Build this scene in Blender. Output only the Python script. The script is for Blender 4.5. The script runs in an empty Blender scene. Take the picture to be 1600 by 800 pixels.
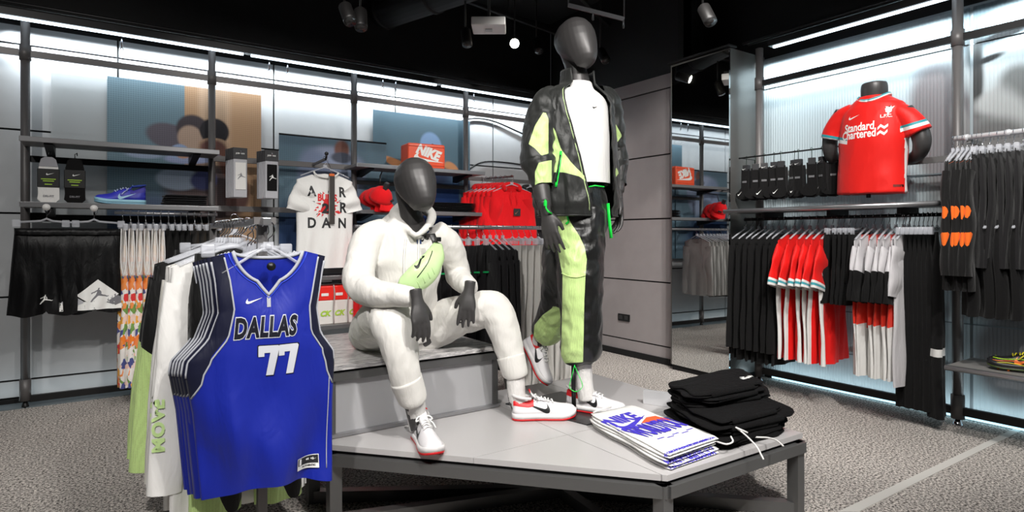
import bpy, bmesh, math, random
import numpy as np
from mathutils import Vector, Matrix, noise as mnoise
from mathutils.bvhtree import BVHTree

SC = bpy.context.scene
COL = SC.collection
PI = math.pi

# ---------------------------------------------------------------- camera
YAW = math.radians(55.5)
FW = Vector((math.cos(YAW), math.sin(YAW), 0)); RT = Vector((math.sin(YAW), -math.cos(YAW), 0))
CH = 1.2; FP = 935.0
cam = bpy.data.cameras.new('camera'); camo = bpy.data.objects.new('camera', cam); COL.objects.link(camo)
camo.location = (0, 0, CH); camo.rotation_euler = (PI/2, 0, YAW-PI/2)
cam.sensor_width = 36; cam.lens = FP/1600*36; cam.shift_y = -31/1600; cam.clip_start = .05
SC.camera = camo

# ---------------------------------------------------------------- world and exposure
w = bpy.data.worlds.new('world'); SC.world = w; w.use_nodes = True
w.node_tree.nodes['Background'].inputs[0].default_value = (.55, .57, .62, 1)
w.node_tree.nodes['Background'].inputs[1].default_value = .035
SC.view_settings.view_transform = 'Standard'; SC.view_settings.look = 'None'
SC.view_settings.gamma = 1; SC.view_settings.use_curve_mapping = False
SC.view_settings.exposure = 0.0
SC.cycles.use_denoising = True
SC.cycles.max_bounces = 6; SC.cycles.diffuse_bounces = 3; SC.cycles.glossy_bounces = 4
SC.cycles.transparent_max_bounces = 12; SC.cycles.sample_clamp_indirect = 4

def lamp(kind, name, loc, energy, color=(1, 1, 1), target=None, **kw):
    l = bpy.data.lights.new(name, kind); l.energy = energy; l.color = color
    for k, v in kw.items(): setattr(l, k, v)
    o = bpy.data.objects.new(name, l); COL.objects.link(o); o.location = loc
    if target is not None:
        o.rotation_euler = (Vector(target)-Vector(loc)).to_track_quat('-Z', 'Y').to_euler()
    return o
# ceiling spots: (place, aim, watts, cone degrees)
SPOTS = [((-.6, .2, 3.25), (.9, 2.6, .7), 300, 62), ((1.2, -.6, 3.25), (1.9, 2.3, .8), 300, 60),
         ((2.6, .6, 3.25), (4.4, 2.2, .9), 210, 66), ((.9, .2, 3.25), (1.5, 2.9, .8), 150, 66),
         ((-1.3, 2.6, 3.25), (-.1, 5.3, 1.0), 110, 75), ((.9, 2.9, 3.25), (1.4, 5.3, 1.0), 60, 80),
         ((3.0, 3.0, 3.25), (3.3, 5.4, .9), 150, 80), ((3.0, 2.4, 3.25), (4.4, 3.6, .9), 70, 70),
         ((1.6, -.3, 3.25), (3.3, .7, 0), 200, 80), ((3.0, 1.9, 3.25), (4.35, 4.5, 1.4), 150, 75), ((2.9, 1.2, 3.25), (4.5, 1.9, .9), 90, 80), ((-1.0, 1.4, 3.25), (-.6, 3.4, 0), 60, 80)]
for i, (a, b, e, c) in enumerate(SPOTS):
    lamp('SPOT', 'spot_beam', a, e, (1, .97, .93), b, spot_size=math.radians(c), spot_blend=.55, shadow_soft_size=.045)
# light of the wall strips, top and right foot, plus an added low-left wash
lamp('AREA', 'strip_light', (1.75, 5.43, 2.69), 40, (.86, .95, 1), (1.75, 5.56, 2.52), shape='RECTANGLE', size=4.6, size_y=.03, spread=1.5)
lamp('AREA', 'strip_light', (4.56, .9, 2.69), 38, (.84, .95, 1), (4.72, .9, 2.49), shape='RECTANGLE', size=4.2, size_y=.03, spread=1.5)
lamp('AREA', 'strip_light', (1.0, 5.46, .035), 2, (.80, .95, 1), (1.0, 5.53, .6), shape='RECTANGLE', size=5.4, size_y=.02)  # added wash for the left wall's foot, which has no light strip
lamp('AREA', 'strip_light', (4.62, 1.3, .035), 4, (.80, .95, 1), (4.68, 1.3, .6), shape='RECTANGLE', size=3.2, size_y=.02)
# added soft fill from above; no lamp panel hangs there
lamp('AREA', 'ceiling_fill', (.6, .2, 3.55), 45, (1, .98, .96), (.6, .2, 0), shape='RECTANGLE', size=3.0, size_y=2.5)

def ray(px, py):
    return FW + RT*((px-800)/FP) + Vector((0, 0, (369-py)/FP))
C0 = Vector((0, 0, CH))
def W(px, py, Z): return C0 + ray(px, py)*Z
def onY(px, py, Y): d = ray(px, py); return C0 + d*(Y/d.y)
def onX(px, py, X): d = ray(px, py); return C0 + d*(X/d.x)
def onZ(px, py, z): d = ray(px, py); return C0 + d*((z-CH)/d.z)

# ---------------------------------------------------------------- materials
MATS = {}
def srgb(h):
    if isinstance(h, str):
        h = h.lstrip('#'); c = [int(h[i:i+2], 16)/255 for i in (0, 2, 4)]
    else: c = h
    return tuple((x/12.92 if x <= .04045 else ((x+.055)/1.055)**2.4) for x in c)+(1,)
def newmat(name):
    m = bpy.data.materials.new(name); m.use_nodes = True
    nt = m.node_tree; b = nt.nodes['Principled BSDF']
    return m, nt, b
def noise_bump(nt, b, scale, strength, dist=.002, detail=3, vec=None, stretch=None):
    tc = nt.nodes.new('ShaderNodeTexCoord'); n = nt.nodes.new('ShaderNodeTexNoise')
    n.inputs['Scale'].default_value = scale; n.inputs['Detail'].default_value = detail
    src = tc.outputs['Object']
    if stretch:
        mp = nt.nodes.new('ShaderNodeMapping'); mp.inputs['Scale'].default_value = stretch
        nt.links.new(src, mp.inputs[0]); src = mp.outputs[0]
    nt.links.new(src, n.inputs['Vector'])
    bp = nt.nodes.new('ShaderNodeBump'); bp.inputs['Strength'].default_value = strength; bp.inputs['Distance'].default_value = dist
    nt.links.new(n.outputs['Fac'], bp.inputs['Height']); nt.links.new(bp.outputs[0], b.inputs['Normal'])
    return n
def M(name, col=None, rough=.6, metal=0, bump=None, var=0, spec=.5, alpha=1, emit=None, sheen=0, coat=0, trans=0):
    if name in MATS: return MATS[name]
    m, nt, b = newmat(name)
    c = srgb(col); b.inputs['Base Color'].default_value = c
    b.inputs['Roughness'].default_value = rough; b.inputs['Metallic'].default_value = metal
    b.inputs['Specular IOR Level'].default_value = spec
    b.inputs['Alpha'].default_value = alpha
    b.inputs['Sheen Weight'].default_value = sheen
    b.inputs['Coat Weight'].default_value = coat
    b.inputs['Transmission Weight'].default_value = trans
    if emit: b.inputs['Emission Color'].default_value = c; b.inputs['Emission Strength'].default_value = emit
    n = None
    if bump: n = noise_bump(nt, b, bump[0], bump[1], bump[2] if len(bump) > 2 else .002)
    if var:
        t = nt.nodes.new('ShaderNodeTexNoise'); t.inputs['Scale'].default_value = 9; t.inputs['Detail'].default_value = 4
        tc = nt.nodes.new('ShaderNodeTexCoord'); nt.links.new(tc.outputs['Object'], t.inputs['Vector'])
        r = nt.nodes.new('ShaderNodeValToRGB'); r.color_ramp.elements[0].position = .3; r.color_ramp.elements[1].position = .7
        r.color_ramp.elements[0].color = tuple(x*(1-var) for x in c[:3])+(1,); r.color_ramp.elements[1].color = tuple(min(1, x*(1+var)) for x in c[:3])+(1,)
        nt.links.new(t.outputs['Fac'], r.inputs[0]); nt.links.new(r.outputs[0], b.inputs['Base Color'])
    MATS[name] = m; return m
def fabric(name, col, rough=.85, sheen=.15, wr=.5, weave=900, fold=14):
    """cloth: fine weave and larger creases in the relief"""
    if name in MATS: return MATS[name]
    m, nt, b = newmat(name)
    b.inputs['Base Color'].default_value = srgb(col); b.inputs['Roughness'].default_value = rough
    b.inputs['Sheen Weight'].default_value = sheen; b.inputs['Specular IOR Level'].default_value = .25
    b.inputs['Sheen Roughness'].default_value = .5
    tc = nt.nodes.new('ShaderNodeTexCoord')
    mp = nt.nodes.new('ShaderNodeMapping'); mp.inputs['Scale'].default_value = (1.6, 1.6, .55); nt.links.new(tc.outputs['Object'], mp.inputs[0])
    a = nt.nodes.new('ShaderNodeTexNoise'); a.inputs['Scale'].default_value = fold; a.inputs['Detail'].default_value = 3; a.inputs['Distortion'].default_value = .6
    nt.links.new(mp.outputs[0], a.inputs['Vector'])
    d = nt.nodes.new('ShaderNodeTexNoise'); d.inputs['Scale'].default_value = weave; d.inputs['Detail'].default_value = 1
    nt.links.new(tc.outputs['Object'], d.inputs['Vector'])
    b1 = nt.nodes.new('ShaderNodeBump'); b1.inputs['Strength'].default_value = wr; b1.inputs['Distance'].default_value = .012
    nt.links.new(a.outputs['Fac'], b1.inputs['Height'])
    b2 = nt.nodes.new('ShaderNodeBump'); b2.inputs['Strength'].default_value = .25; b2.inputs['Distance'].default_value = .0006
    nt.links.new(d.outputs['Fac'], b2.inputs['Height']); nt.links.new(b1.outputs[0], b2.inputs['Normal'])
    nt.links.new(b2.outputs[0], b.inputs['Normal'])
    MATS[name] = m; return m
def mask_fabric(name, base, cols, rough=.75, wr=.5, fold=14, dots=(), sheen=.1, spec=.25):
    """cloth made of coloured panels: point attribute m1, m2.. > 0 gives panel colour k; dots: panels with mesh holes"""
    if name in MATS: return MATS[name]
    m = fabric(name, base, rough, sheen, wr, fold=fold); nt = m.node_tree; b = nt.nodes['Principled BSDF']
    b.inputs['Specular IOR Level'].default_value = spec
    prev = nt.nodes.new('ShaderNodeRGB'); prev.outputs[0].default_value = srgb(base); out = prev.outputs[0]
    for i, c in enumerate(cols):
        at = nt.nodes.new('ShaderNodeAttribute'); at.attribute_name = 'm%d' % (i+1)
        mr = nt.nodes.new('ShaderNodeMath'); mr.operation = 'GREATER_THAN'; mr.inputs[1].default_value = 0
        nt.links.new(at.outputs['Fac'], mr.inputs[0])
        mx = nt.nodes.new('ShaderNodeMix'); mx.data_type = 'RGBA'
        mx.inputs['B'].default_value = srgb(c)
        if i in dots:
            tc = nt.nodes.new('ShaderNodeTexCoord'); v = nt.nodes.new('ShaderNodeTexVoronoi'); v.inputs['Scale'].default_value = 170
            v.inputs['Randomness'].default_value = .15
            nt.links.new(tc.outputs['Object'], v.inputs['Vector'])
            r = nt.nodes.new('ShaderNodeValToRGB'); cc = srgb(c)
            r.color_ramp.elements[0].color = tuple(x*.80 for x in cc[:3])+(1,); r.color_ramp.elements[0].position = .25
            r.color_ramp.elements[1].color = cc; r.color_ramp.elements[1].position = .5
            nt.links.new(v.outputs['Distance'], r.inputs[0]); nt.links.new(r.outputs[0], mx.inputs['B'])
        nt.links.new(mr.outputs[0], mx.inputs['Factor']); nt.links.new(out, mx.inputs['A']); out = mx.outputs['Result']
    nt.links.new(out, b.inputs['Base Color'])
    return m

# ---------------------------------------------------------------- mesh builder
class MB:
    def __init__(s): s.v = []; s.f = []; s.m = []; s.sm = []; s.a = {}
    def add(s, vs, fs, mi=0, smooth=False, attrs=None):
        o = len(s.v); s.v += [tuple(x) for x in vs]
        for f in fs: s.f.append(tuple(i+o for i in f)); s.m.append(mi); s.sm.append(smooth)
        if attrs:
            for k, a in attrs.items():
                L = s.a.setdefault(k, [-1.0]*0); L += [-1.0]*(o-len(L)); L += list(a)
        return s
    def box(s, lo, hi, mi=0, bev=0):
        x0, y0, z0 = lo; x1, y1, z1 = hi
        if bev <= 0:
            vs = [(x0,y0,z0),(x1,y0,z0),(x1,y1,z0),(x0,y1,z0),(x0,y0,z1),(x1,y0,z1),(x1,y1,z1),(x0,y1,z1)]
            return s.add(vs, [(0,3,2,1),(4,5,6,7),(0,1,5,4),(1,2,6,5),(2,3,7,6),(3,0,4,7)], mi)
        bm = bmesh.new(); bmesh.ops.create_cube(bm, size=1)
        for v in bm.verts: v.co = Vector(((x0+x1)/2+v.co.x*(x1-x0), (y0+y1)/2+v.co.y*(y1-y0), (z0+z1)/2+v.co.z*(z1-z0)))
        bmesh.ops.bevel(bm, geom=bm.edges[:], offset=bev, segments=2, affect='EDGES', profile=.5)
        s.bm(bm, mi); bm.free(); return s
    def bm(s, bm, mi=0, smooth=False, mat=None):
        bm.verts.index_update()
        s.add([(mat @ v.co if mat else v.co) for v in bm.verts], [[v.index for v in f.verts] for f in bm.faces], mi, smooth); return s
    def beam(s, a, b, wd, ht, mi=0, up=(0, 0, 1)):
        a = Vector(a); b = Vector(b); d = (b-a).normalized(); u = Vector(up)
        if abs(d.dot(u)) > .99: u = Vector((1, 0, 0))
        sd = d.cross(u).normalized(); u = sd.cross(d).normalized()
        vs = [p+sd*(i*wd/2)+u*(j*ht/2) for p in (a, b) for i, j in ((-1,-1),(1,-1),(1,1),(-1,1))]
        return s.add(vs, [(0,3,2,1),(4,5,6,7),(0,1,5,4),(1,2,6,5),(2,3,7,6),(3,0,4,7)], mi)
    def tube(s, pts, r, n=8, mi=0, cap=True, flat=1.0):
        pts = [Vector(p) for p in pts]; m = len(pts); rr = r if isinstance(r, (list, tuple)) else [r]*m
        rings = []; pn = None
        for i, p in enumerate(pts):
            d = (pts[min(i+1, m-1)]-pts[max(i-1, 0)]).normalized()
            if pn is None:
                ref = Vector((0, 0, 1)) if abs(d.z) < .9 else Vector((1, 0, 0)); n1 = d.cross(ref).normalized()
            else: n1 = (pn-d*pn.dot(d)).normalized()
            pn = n1; n2 = d.cross(n1)
            rings.append([p+n1*(math.cos(2*PI*k/n)*rr[i])+n2*(math.sin(2*PI*k/n)*rr[i]*flat) for k in range(n)])
        return s.loft(rings, mi=mi, cap=cap)
    def loft(s, rings, mi=0, cap=True, smooth=True, closed=True, attrs=None):
        n = len(rings[0]); vs = [p for r in rings for p in r]; fs = []
        for i in range(len(rings)-1):
            for k in range(n if closed else n-1):
                k2 = (k+1) % n; fs.append((i*n+k, i*n+k2, (i+1)*n+k2, (i+1)*n+k))
        if cap:
            fs.append(tuple(range(n-1, -1, -1))); fs.append(tuple((len(rings)-1)*n+k for k in range(n)))
        return s.add(vs, fs, mi, smooth, attrs)
    def prism(s, poly, z0, z1, mi=0, axis='z'):
        n = len(poly); f = {'z': lambda p, z: (p[0], p[1], z), 'y': lambda p, z: (p[0], z, p[1]), 'x': lambda p, z: (z, p[0], p[1])}[axis]
        vs = [f(p, z0) for p in poly]+[f(p, z1) for p in poly]
        fs = [tuple(range(n-1, -1, -1)), tuple(range(n, 2*n))]+[(i, (i+1) % n, (i+1) % n+n, i+n) for i in range(n)]
        return s.add(vs, fs, mi)
    def lathe(s, prof, n=20, c=(0, 0, 0), mi=0, axis=None):
        rings = [[(r*math.cos(2*PI*k/n)+c[0], r*math.sin(2*PI*k/n)+c[1], z+c[2]) for k in range(n)] for r, z in prof]
        if axis:
            q = Vector((0, 0, 1)).rotation_difference(Vector(axis)); cc = Vector(c)
            rings = [[q @ (Vector(p)-cc)+cc for p in r] for r in rings]
        return s.loft(rings, mi=mi)
    def xf(s, mat):
        s.v = [tuple(mat @ Vector(p)) for p in s.v]; return s
    def mesh(s, name, mats, off=None):
        me = bpy.data.meshes.new(name)
        v = s.v if off is None else [(p[0]-off[0], p[1]-off[1], p[2]-off[2]) for p in s.v]
        me.from_pydata(v, [], s.f)
        for m in (mats if isinstance(mats, (list, tuple)) else [mats]): me.materials.append(m)
        me.polygons.foreach_set('material_index', s.m); me.polygons.foreach_set('use_smooth', s.sm)
        for k, a in s.a.items():
            at = me.attributes.new(k, 'FLOAT', 'POINT'); a = list(a)+[-1.0]*(len(v)-len(a)); at.data.foreach_set('value', a)
        me.update(); return me
    def build(s, name, mats, parent=None, world=True, label=None):
        off = parent_loc(parent) if (parent is not None and world) else None
        return link(name, s.mesh(name, mats, off), parent, label)
def parent_loc(p):
    l = Vector((0, 0, 0))
    while p is not None: l = l+Vector(p.location); p = p.parent
    return l
def link(name, me, parent=None, label=None):
    o = bpy.data.objects.new(name, me); COL.objects.link(o)
    if parent is not None: o.parent = parent
    if label: o['label'] = label
    return o
def tag(o, label, cat, group=None, kind=None):
    o['label'] = label; o['category'] = cat
    if group: o['group'] = group
    if kind: o['kind'] = kind
    return o
def thing(name, label, cat, loc=(0, 0, 0), rz=0, group=None):
    o = bpy.data.objects.new(name, None); COL.objects.link(o); o.location = loc; o.rotation_euler = (0, 0, rz)
    o.empty_display_size = .05
    return tag(o, label, cat, group)
def struct(name, mb, mats):
    o = mb.build(name, mats); o['kind'] = 'structure'; return o
def short(l, n=16): return ' '.join(l.split()[:n])
def copy_tree(o, parent=None):
    c = o.copy(); COL.objects.link(c)
    if parent is not None: c.parent = parent
    for ch in list(o.children): copy_tree(ch, c)
    return c
def lerp(a, b, t): return a+(b-a)*t
def interp(x, xs, ys): return float(np.interp(x, xs, ys))
def sstep(a, b, x):
    t = max(0, min(1, (x-a)/(b-a))); return t*t*(3-2*t)
ORD = ['first','second','third','fourth','fifth','sixth','seventh','eighth','ninth','tenth','eleventh','twelfth','thirteenth','fourteenth','fifteenth','sixteenth','seventeenth','eighteenth','nineteenth','twentieth']
def catmull(pts, n):
    P = [Vector(p) for p in pts]; P = [P[0]*2-P[1]]+P+[P[-1]*2-P[-2]]; out = []
    for i in range(1, len(P)-2):
        for k in range(n):
            t = k/n; a, b, c, d = P[i-1:i+3]
            out.append(.5*((2*b)+(c-a)*t+(2*a-5*b+4*c-d)*t*t+(3*b-a-3*c+d)*t**3))
    out.append(P[-2]); return out
def limb(mb, pts, rad, n=24, sub=6, mi=0, ref=None, wr=0, seed=0, wf=(3, 18), attr=None, cap=True, twist=None):
    """tapering limb: centre points, (ra, rb) radii per point; rb is measured along ref; attr(theta, t, p) -> {name: value}"""
    cs = catmull(pts, sub); m = len(cs)
    ra = catmull([(r if isinstance(r, (int, float)) else r[0], r if isinstance(r, (int, float)) else r[1], 0) for r in rad], sub)
    rings = []; A = {}; acc = 0; pn = None
    for i, p in enumerate(cs):
        d = (cs[min(i+1, m-1)]-cs[max(i-1, 0)]).normalized()
        if i: acc += (cs[i]-cs[i-1]).length
        rf = Vector(ref) if ref is not None else Vector((0, 0, 1))
        n2 = (rf-d*rf.dot(d))
        if n2.length < .15 and pn is not None: n2 = pn-d*pn.dot(d)
        n2.normalize(); pn = n2
        n1 = n2.cross(d)
        ring = []
        for k in range(n):
            th = 2*PI*k/n; q = 1
            if wr:
                nz = mnoise.noise(Vector((math.cos(th)*wf[0]*.3+seed, math.sin(th)*wf[0]*.3, acc*wf[1]+.6*math.sin(th+seed))))
                q = 1+wr*(1-abs(nz)*2.6)*(1.0)
            pt = p+n1*(math.cos(th)*ra[i].x*q)+n2*(math.sin(th)*ra[i].y*q); ring.append(pt)
            if attr:
                for kk, vv in attr(th, i/(m-1), pt).items(): A.setdefault(kk, []).append(vv)
        rings.append(ring)
    return mb.loft(rings, mi=mi, cap=cap, attrs=A or None)
def fuse(mb, voxel=.006, iters=4):
    """one continuous surface out of overlapping closed shapes"""
    me = mb.mesh('tmp', M('plain', (.5, .5, .5)))
    o = bpy.data.objects.new('tmp', me); COL.objects.link(o)
    md = o.modifiers.new('r', 'REMESH'); md.mode = 'VOXEL'; md.voxel_size = voxel
    sm = o.modifiers.new('s', 'SMOOTH'); sm.iterations = iters; sm.factor = .5
    dg = bpy.context.evaluated_depsgraph_get(); dg.update()
    r = bpy.data.meshes.new_from_object(o.evaluated_get(dg), depsgraph=dg)
    bpy.data.objects.remove(o)
    out = MB(); n = len(r.vertices); co = np.empty(n*3); r.vertices.foreach_get('co', co)
    out.v = [tuple(x) for x in co.reshape(-1, 3)]
    out.f = [tuple(p.vertices) for p in r.polygons]; out.m = [0]*len(out.f); out.sm = [True]*len(out.f)
    no = np.empty(n*3); r.vertices.foreach_get('normal', no); out.no = no.reshape(-1, 3)
    bpy.data.meshes.remove(r)
    return out
# ---------------------------------------------------------------- flat print
def text2d(s, size=1, bold=0, align='CENTER', shear=0, spacing=1.0):
    cu = bpy.data.curves.new('t', 'FONT'); cu.body = s; cu.size = size; cu.offset = bold; cu.align_x = align; cu.shear = shear
    cu.align_y = 'CENTER'; cu.space_character = spacing; cu.resolution_u = 3
    o = bpy.data.objects.new('t', cu); COL.objects.link(o)
    dg = bpy.context.evaluated_depsgraph_get(); dg.update()
    me = bpy.data.meshes.new_from_object(o.evaluated_get(dg))
    V = [(v.co.x, v.co.y) for v in me.vertices]; Fc = [tuple(p.vertices) for p in me.polygons]
    bpy.data.objects.remove(o); bpy.data.meshes.remove(me); return V, Fc
def poly2d(pts): return [tuple(p) for p in pts], [tuple(range(len(pts)))]
def place2d(g, sx=1, sy=None, dx=0, dy=0, rot=0):
    sy = sx if sy is None else sy; c, s_ = math.cos(rot), math.sin(rot)
    return [(c*x*sx-s_*y*sy+dx, s_*x*sx+c*y*sy+dy) for x, y in g[0]], g[1]
SWOOSH = [(24,16.2),(6.44,8.72),(4.5,8.05),(2.77,7.8),(1.2,8.1),(.34,8.98),(0,9.9),(.06,10.9),(.45,12.2),(1.1,13.37),(2.1,14.7),(3.39,16.17),(2.9,15.3),(2.6,14.32),(2.5,13.2),(2.75,12.3),(3.36,11.69),(4.1,11.35),(4.9,11.3),(5.8,11.35),(6.66,11.55),(15,13.8)]
def swoosh(wd): 
    return [((x-12)/24*wd, (y-12)/24*wd) for x, y in SWOOSH], [tuple(range(len(SWOOSH)))]
JUMP = [(.02,.96),(.1,.99),(.13,.92),(.07,.86),(.12,.8),(.2,.72),(.24,.6),(.22,.5),(.34,.42),(.5,.38),(.62,.3),(.74,.33),(.72,.26),(.6,.22),(.5,.27),(.36,.3),(.18,.33),(.06,.36),(-.02,.32),(-.14,.18),(-.3,.02),(-.4,-.14),(-.5,-.13),(-.47,-.04),(-.38,.1),(-.26,.26),(-.14,.42),(-.1,.52),(-.06,.62),(-.06,.7),(-.2,.6),(-.34,.56),(-.4,.48),(-.46,.55),(-.4,.62),(-.24,.68),(-.1,.78),(.0,.85)]
def jump(h): return [((x)*h, (y-.42)*h) for x, y in JUMP], [tuple(range(len(JUMP)))]
def print_on(name, geo, org, U, V, mat, target=None, parent=None, off=.0015, maxe=.02, label=None, mi=None, world=False):
    """flat print laid on a surface: geo in metres in the plane (org, U, V); dropped on target mesh (same space) if given"""
    U = Vector(U).normalized(); V = Vector(V).normalized(); N = U.cross(V).normalized(); org = Vector(org)
    bm = bmesh.new(); vs = [bm.verts.new((x, y, 0)) for x, y in geo[0]]
    for f in geo[1]:
        try: bm.faces.new([vs[i] for i in f])
        except ValueError: pass
    if target is not None:
        bmesh.ops.triangulate(bm, faces=bm.faces[:])
        for _ in range(5):
            e = [e for e in bm.edges if e.calc_length() > maxe]
            if not e: break
            bmesh.ops.subdivide_edges(bm, edges=e, cuts=1); bmesh.ops.triangulate(bm, faces=[f for f in bm.faces if len(f.verts) > 3])
    bm.verts.index_update(); co = []
    for v in bm.verts:
        p = org+U*v.co.x+V*v.co.y
        if target is not None:
            h = target.ray_cast(p+N*.25, -N, .6)
            if h[0] is not None: p = h[0]
            else:
                h = target.find_nearest(p)
                if h[0] is not None: p = h[0]
        co.append(p+N*off)
    mb = MB(); mb.add(co, [[v.index for v in f.verts] for f in bm.faces], 0, target is not None); bm.free()
    if isinstance(name, MB): name.add(mb.v, mb.f, mi or 0, True); return name
    return mb.build(name, mat, parent, world=world, label=label)
def bvh(mb): return BVHTree.FromPolygons([Vector(v) for v in mb.v], mb.f)
# ================================================================ MATERIALS OF THE SHELL
panel_m = M('wall_panel_board', (.70,.71,.72), .55, bump=(60, .15, .001), var=.03)
greyp_m = M('grey_panel_board', (.60,.575,.575), .6, bump=(300, .2, .0008), var=.03)
black_m = M('black_gap', (.03,.03,.035), .8)
dark_m = M('dark_metal', (.13,.13,.135), .45, .5)
steel_m = M('grey_steel', (.42,.41,.41), .45, .2, bump=(40, .05, .001))
pole_m = M('pole_steel', (.36,.35,.35), .45, .15)
lsteel_m = M('pale_steel', (.66,.66,.67), .28, .8)
chrome_m = M('chrome', (.82,.82,.84), .12, 1)
ceil_m = M('ceiling_black', (.035,.035,.04), .9)
duct_m = M('duct_black', (.075,.07,.07), .6)
led_m = M('led_strip', (.88,.95,1), .5, emit=4.5)
red_led = M('lit_lamp', (1,.97,.88), .5, emit=60)
blackp_m = M('black_plastic', (.06,.06,.065), .4)
whitep_m = M('white_plastic', (.88,.87,.86), .4)

def carpet():
    m, nt, b = newmat('speckled_carpet'); b.inputs['Roughness'].default_value = .95; b.inputs['Specular IOR Level'].default_value = .1
    tc = nt.nodes.new('ShaderNodeTexCoord')
    n = nt.nodes.new('ShaderNodeTexNoise'); n.inputs['Scale'].default_value = 85; n.inputs['Detail'].default_value = 5; n.inputs['Roughness'].default_value = .85
    n2 = nt.nodes.new('ShaderNodeTexNoise'); n2.inputs['Scale'].default_value = 1.3; n2.inputs['Detail'].default_value = 3
    for x in (n, n2): nt.links.new(tc.outputs['Object'], x.inputs['Vector'])
    r = nt.nodes.new('ShaderNodeValToRGB'); e = r.color_ramp.elements
    e[0].position = .44; e[0].color = srgb((.22,.205,.20)); e[1].position = .56; e[1].color = srgb((.90,.87,.84))
    nt.links.new(n.outputs['Fac'], r.inputs[0])
    mx = nt.nodes.new('ShaderNodeMix'); mx.data_type = 'RGBA'; mx.blend_type = 'MULTIPLY'; mx.inputs['Factor'].default_value = .2
    nt.links.new(r.outputs[0], mx.inputs['A']); nt.links.new(n2.outputs['Fac'], mx.inputs['B']); nt.links.new(mx.outputs['Result'], b.inputs['Base Color'])
    bp = nt.nodes.new('ShaderNodeBump'); bp.inputs['Strength'].default_value = .35; bp.inputs['Distance'].default_value = .002
    nt.links.new(n.outputs['Fac'], bp.inputs['Height']); nt.links.new(bp.outputs[0], b.inputs['Normal'])
    return m
carpet_m = carpet()
def blob_mat(name, base, blobs, alpha=1, dots=0, rough=.7, stripes=0, axis=0):
    """flat print of soft shapes: (cx, cz, rx, rz, rotation, colour, softness) in metres along the wall"""
    m, nt, b = newmat(name); b.inputs['Roughness'].default_value = rough; b.inputs['Specular IOR Level'].default_value = .3
    b.inputs['Alpha'].default_value = alpha
    tc = nt.nodes.new('ShaderNodeTexCoord'); sp = nt.nodes.new('ShaderNodeSeparateXYZ'); cb = nt.nodes.new('ShaderNodeCombineXYZ')
    nt.links.new(tc.outputs['Object'], sp.inputs[0]); nt.links.new(sp.outputs[axis], cb.inputs[0]); nt.links.new(sp.outputs[2], cb.inputs[1])
    c = nt.nodes.new('ShaderNodeRGB'); c.outputs[0].default_value = srgb(base); out = c.outputs[0]
    for cx, cz, rx, rz, rot, col, soft in blobs:
        a = nt.nodes.new('ShaderNodeVectorMath'); a.operation = 'SUBTRACT'; a.inputs[1].default_value = (cx, cz, 0); nt.links.new(cb.outputs[0], a.inputs[0])
        ro = nt.nodes.new('ShaderNodeVectorRotate'); ro.rotation_type = 'Z_AXIS'; ro.inputs['Angle'].default_value = -rot; nt.links.new(a.outputs[0], ro.inputs['Vector'])
        d = nt.nodes.new('ShaderNodeVectorMath'); d.operation = 'DIVIDE'; d.inputs[1].default_value = (rx, rz, 1); nt.links.new(ro.outputs[0], d.inputs[0])
        if soft < 0:   # rectangle
            ab = nt.nodes.new('ShaderNodeVectorMath'); ab.operation = 'ABSOLUTE'; nt.links.new(d.outputs[0], ab.inputs[0])
            s2 = nt.nodes.new('ShaderNodeSeparateXYZ'); nt.links.new(ab.outputs[0], s2.inputs[0])
            l = nt.nodes.new('ShaderNodeMath'); l.operation = 'MAXIMUM'; nt.links.new(s2.outputs[0], l.inputs[0]); nt.links.new(s2.outputs[1], l.inputs[1]); lo = l.outputs[0]
        else:
            l = nt.nodes.new('ShaderNodeVectorMath'); l.operation = 'LENGTH'; nt.links.new(d.outputs[0], l.inputs[0]); lo = l.outputs['Value']
        mr = nt.nodes.new('ShaderNodeMapRange'); so = abs(soft); mr.inputs['From Min'].default_value = 1+so/2; mr.inputs['From Max'].default_value = 1-so/2
        mr.interpolation_type = 'SMOOTHSTEP'; nt.links.new(lo, mr.inputs['Value'])
        mx = nt.nodes.new('ShaderNodeMix'); mx.data_type = 'RGBA'; mx.inputs['B'].default_value = srgb(col)
        nt.links.new(mr.outputs[0], mx.inputs['Factor']); nt.links.new(out, mx.inputs['A']); out = mx.outputs['Result']
    if dots:
        v = nt.nodes.new('ShaderNodeTexVoronoi'); v.inputs['Scale'].default_value = dots; v.inputs['Randomness'].default_value = 0; v.voronoi_dimensions = '2D'
        nt.links.new(cb.outputs[0], v.inputs['Vector'])
        r = nt.nodes.new('ShaderNodeMapRange'); r.inputs['From Min'].default_value = .25; r.inputs['From Max'].default_value = .45
        r.inputs['To Min'].default_value = .78; r.inputs['To Max'].default_value = 1; nt.links.new(v.outputs['Distance'], r.inputs['Value'])
        mx = nt.nodes.new('ShaderNodeVectorMath'); mx.operation = 'SCALE'; nt.links.new(out, mx.inputs[0]); nt.links.new(r.outputs[0], mx.inputs['Scale']); out = mx.outputs[0]
    nt.links.new(out, b.inputs['Base Color'])
    MATS[name] = m; return m

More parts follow.
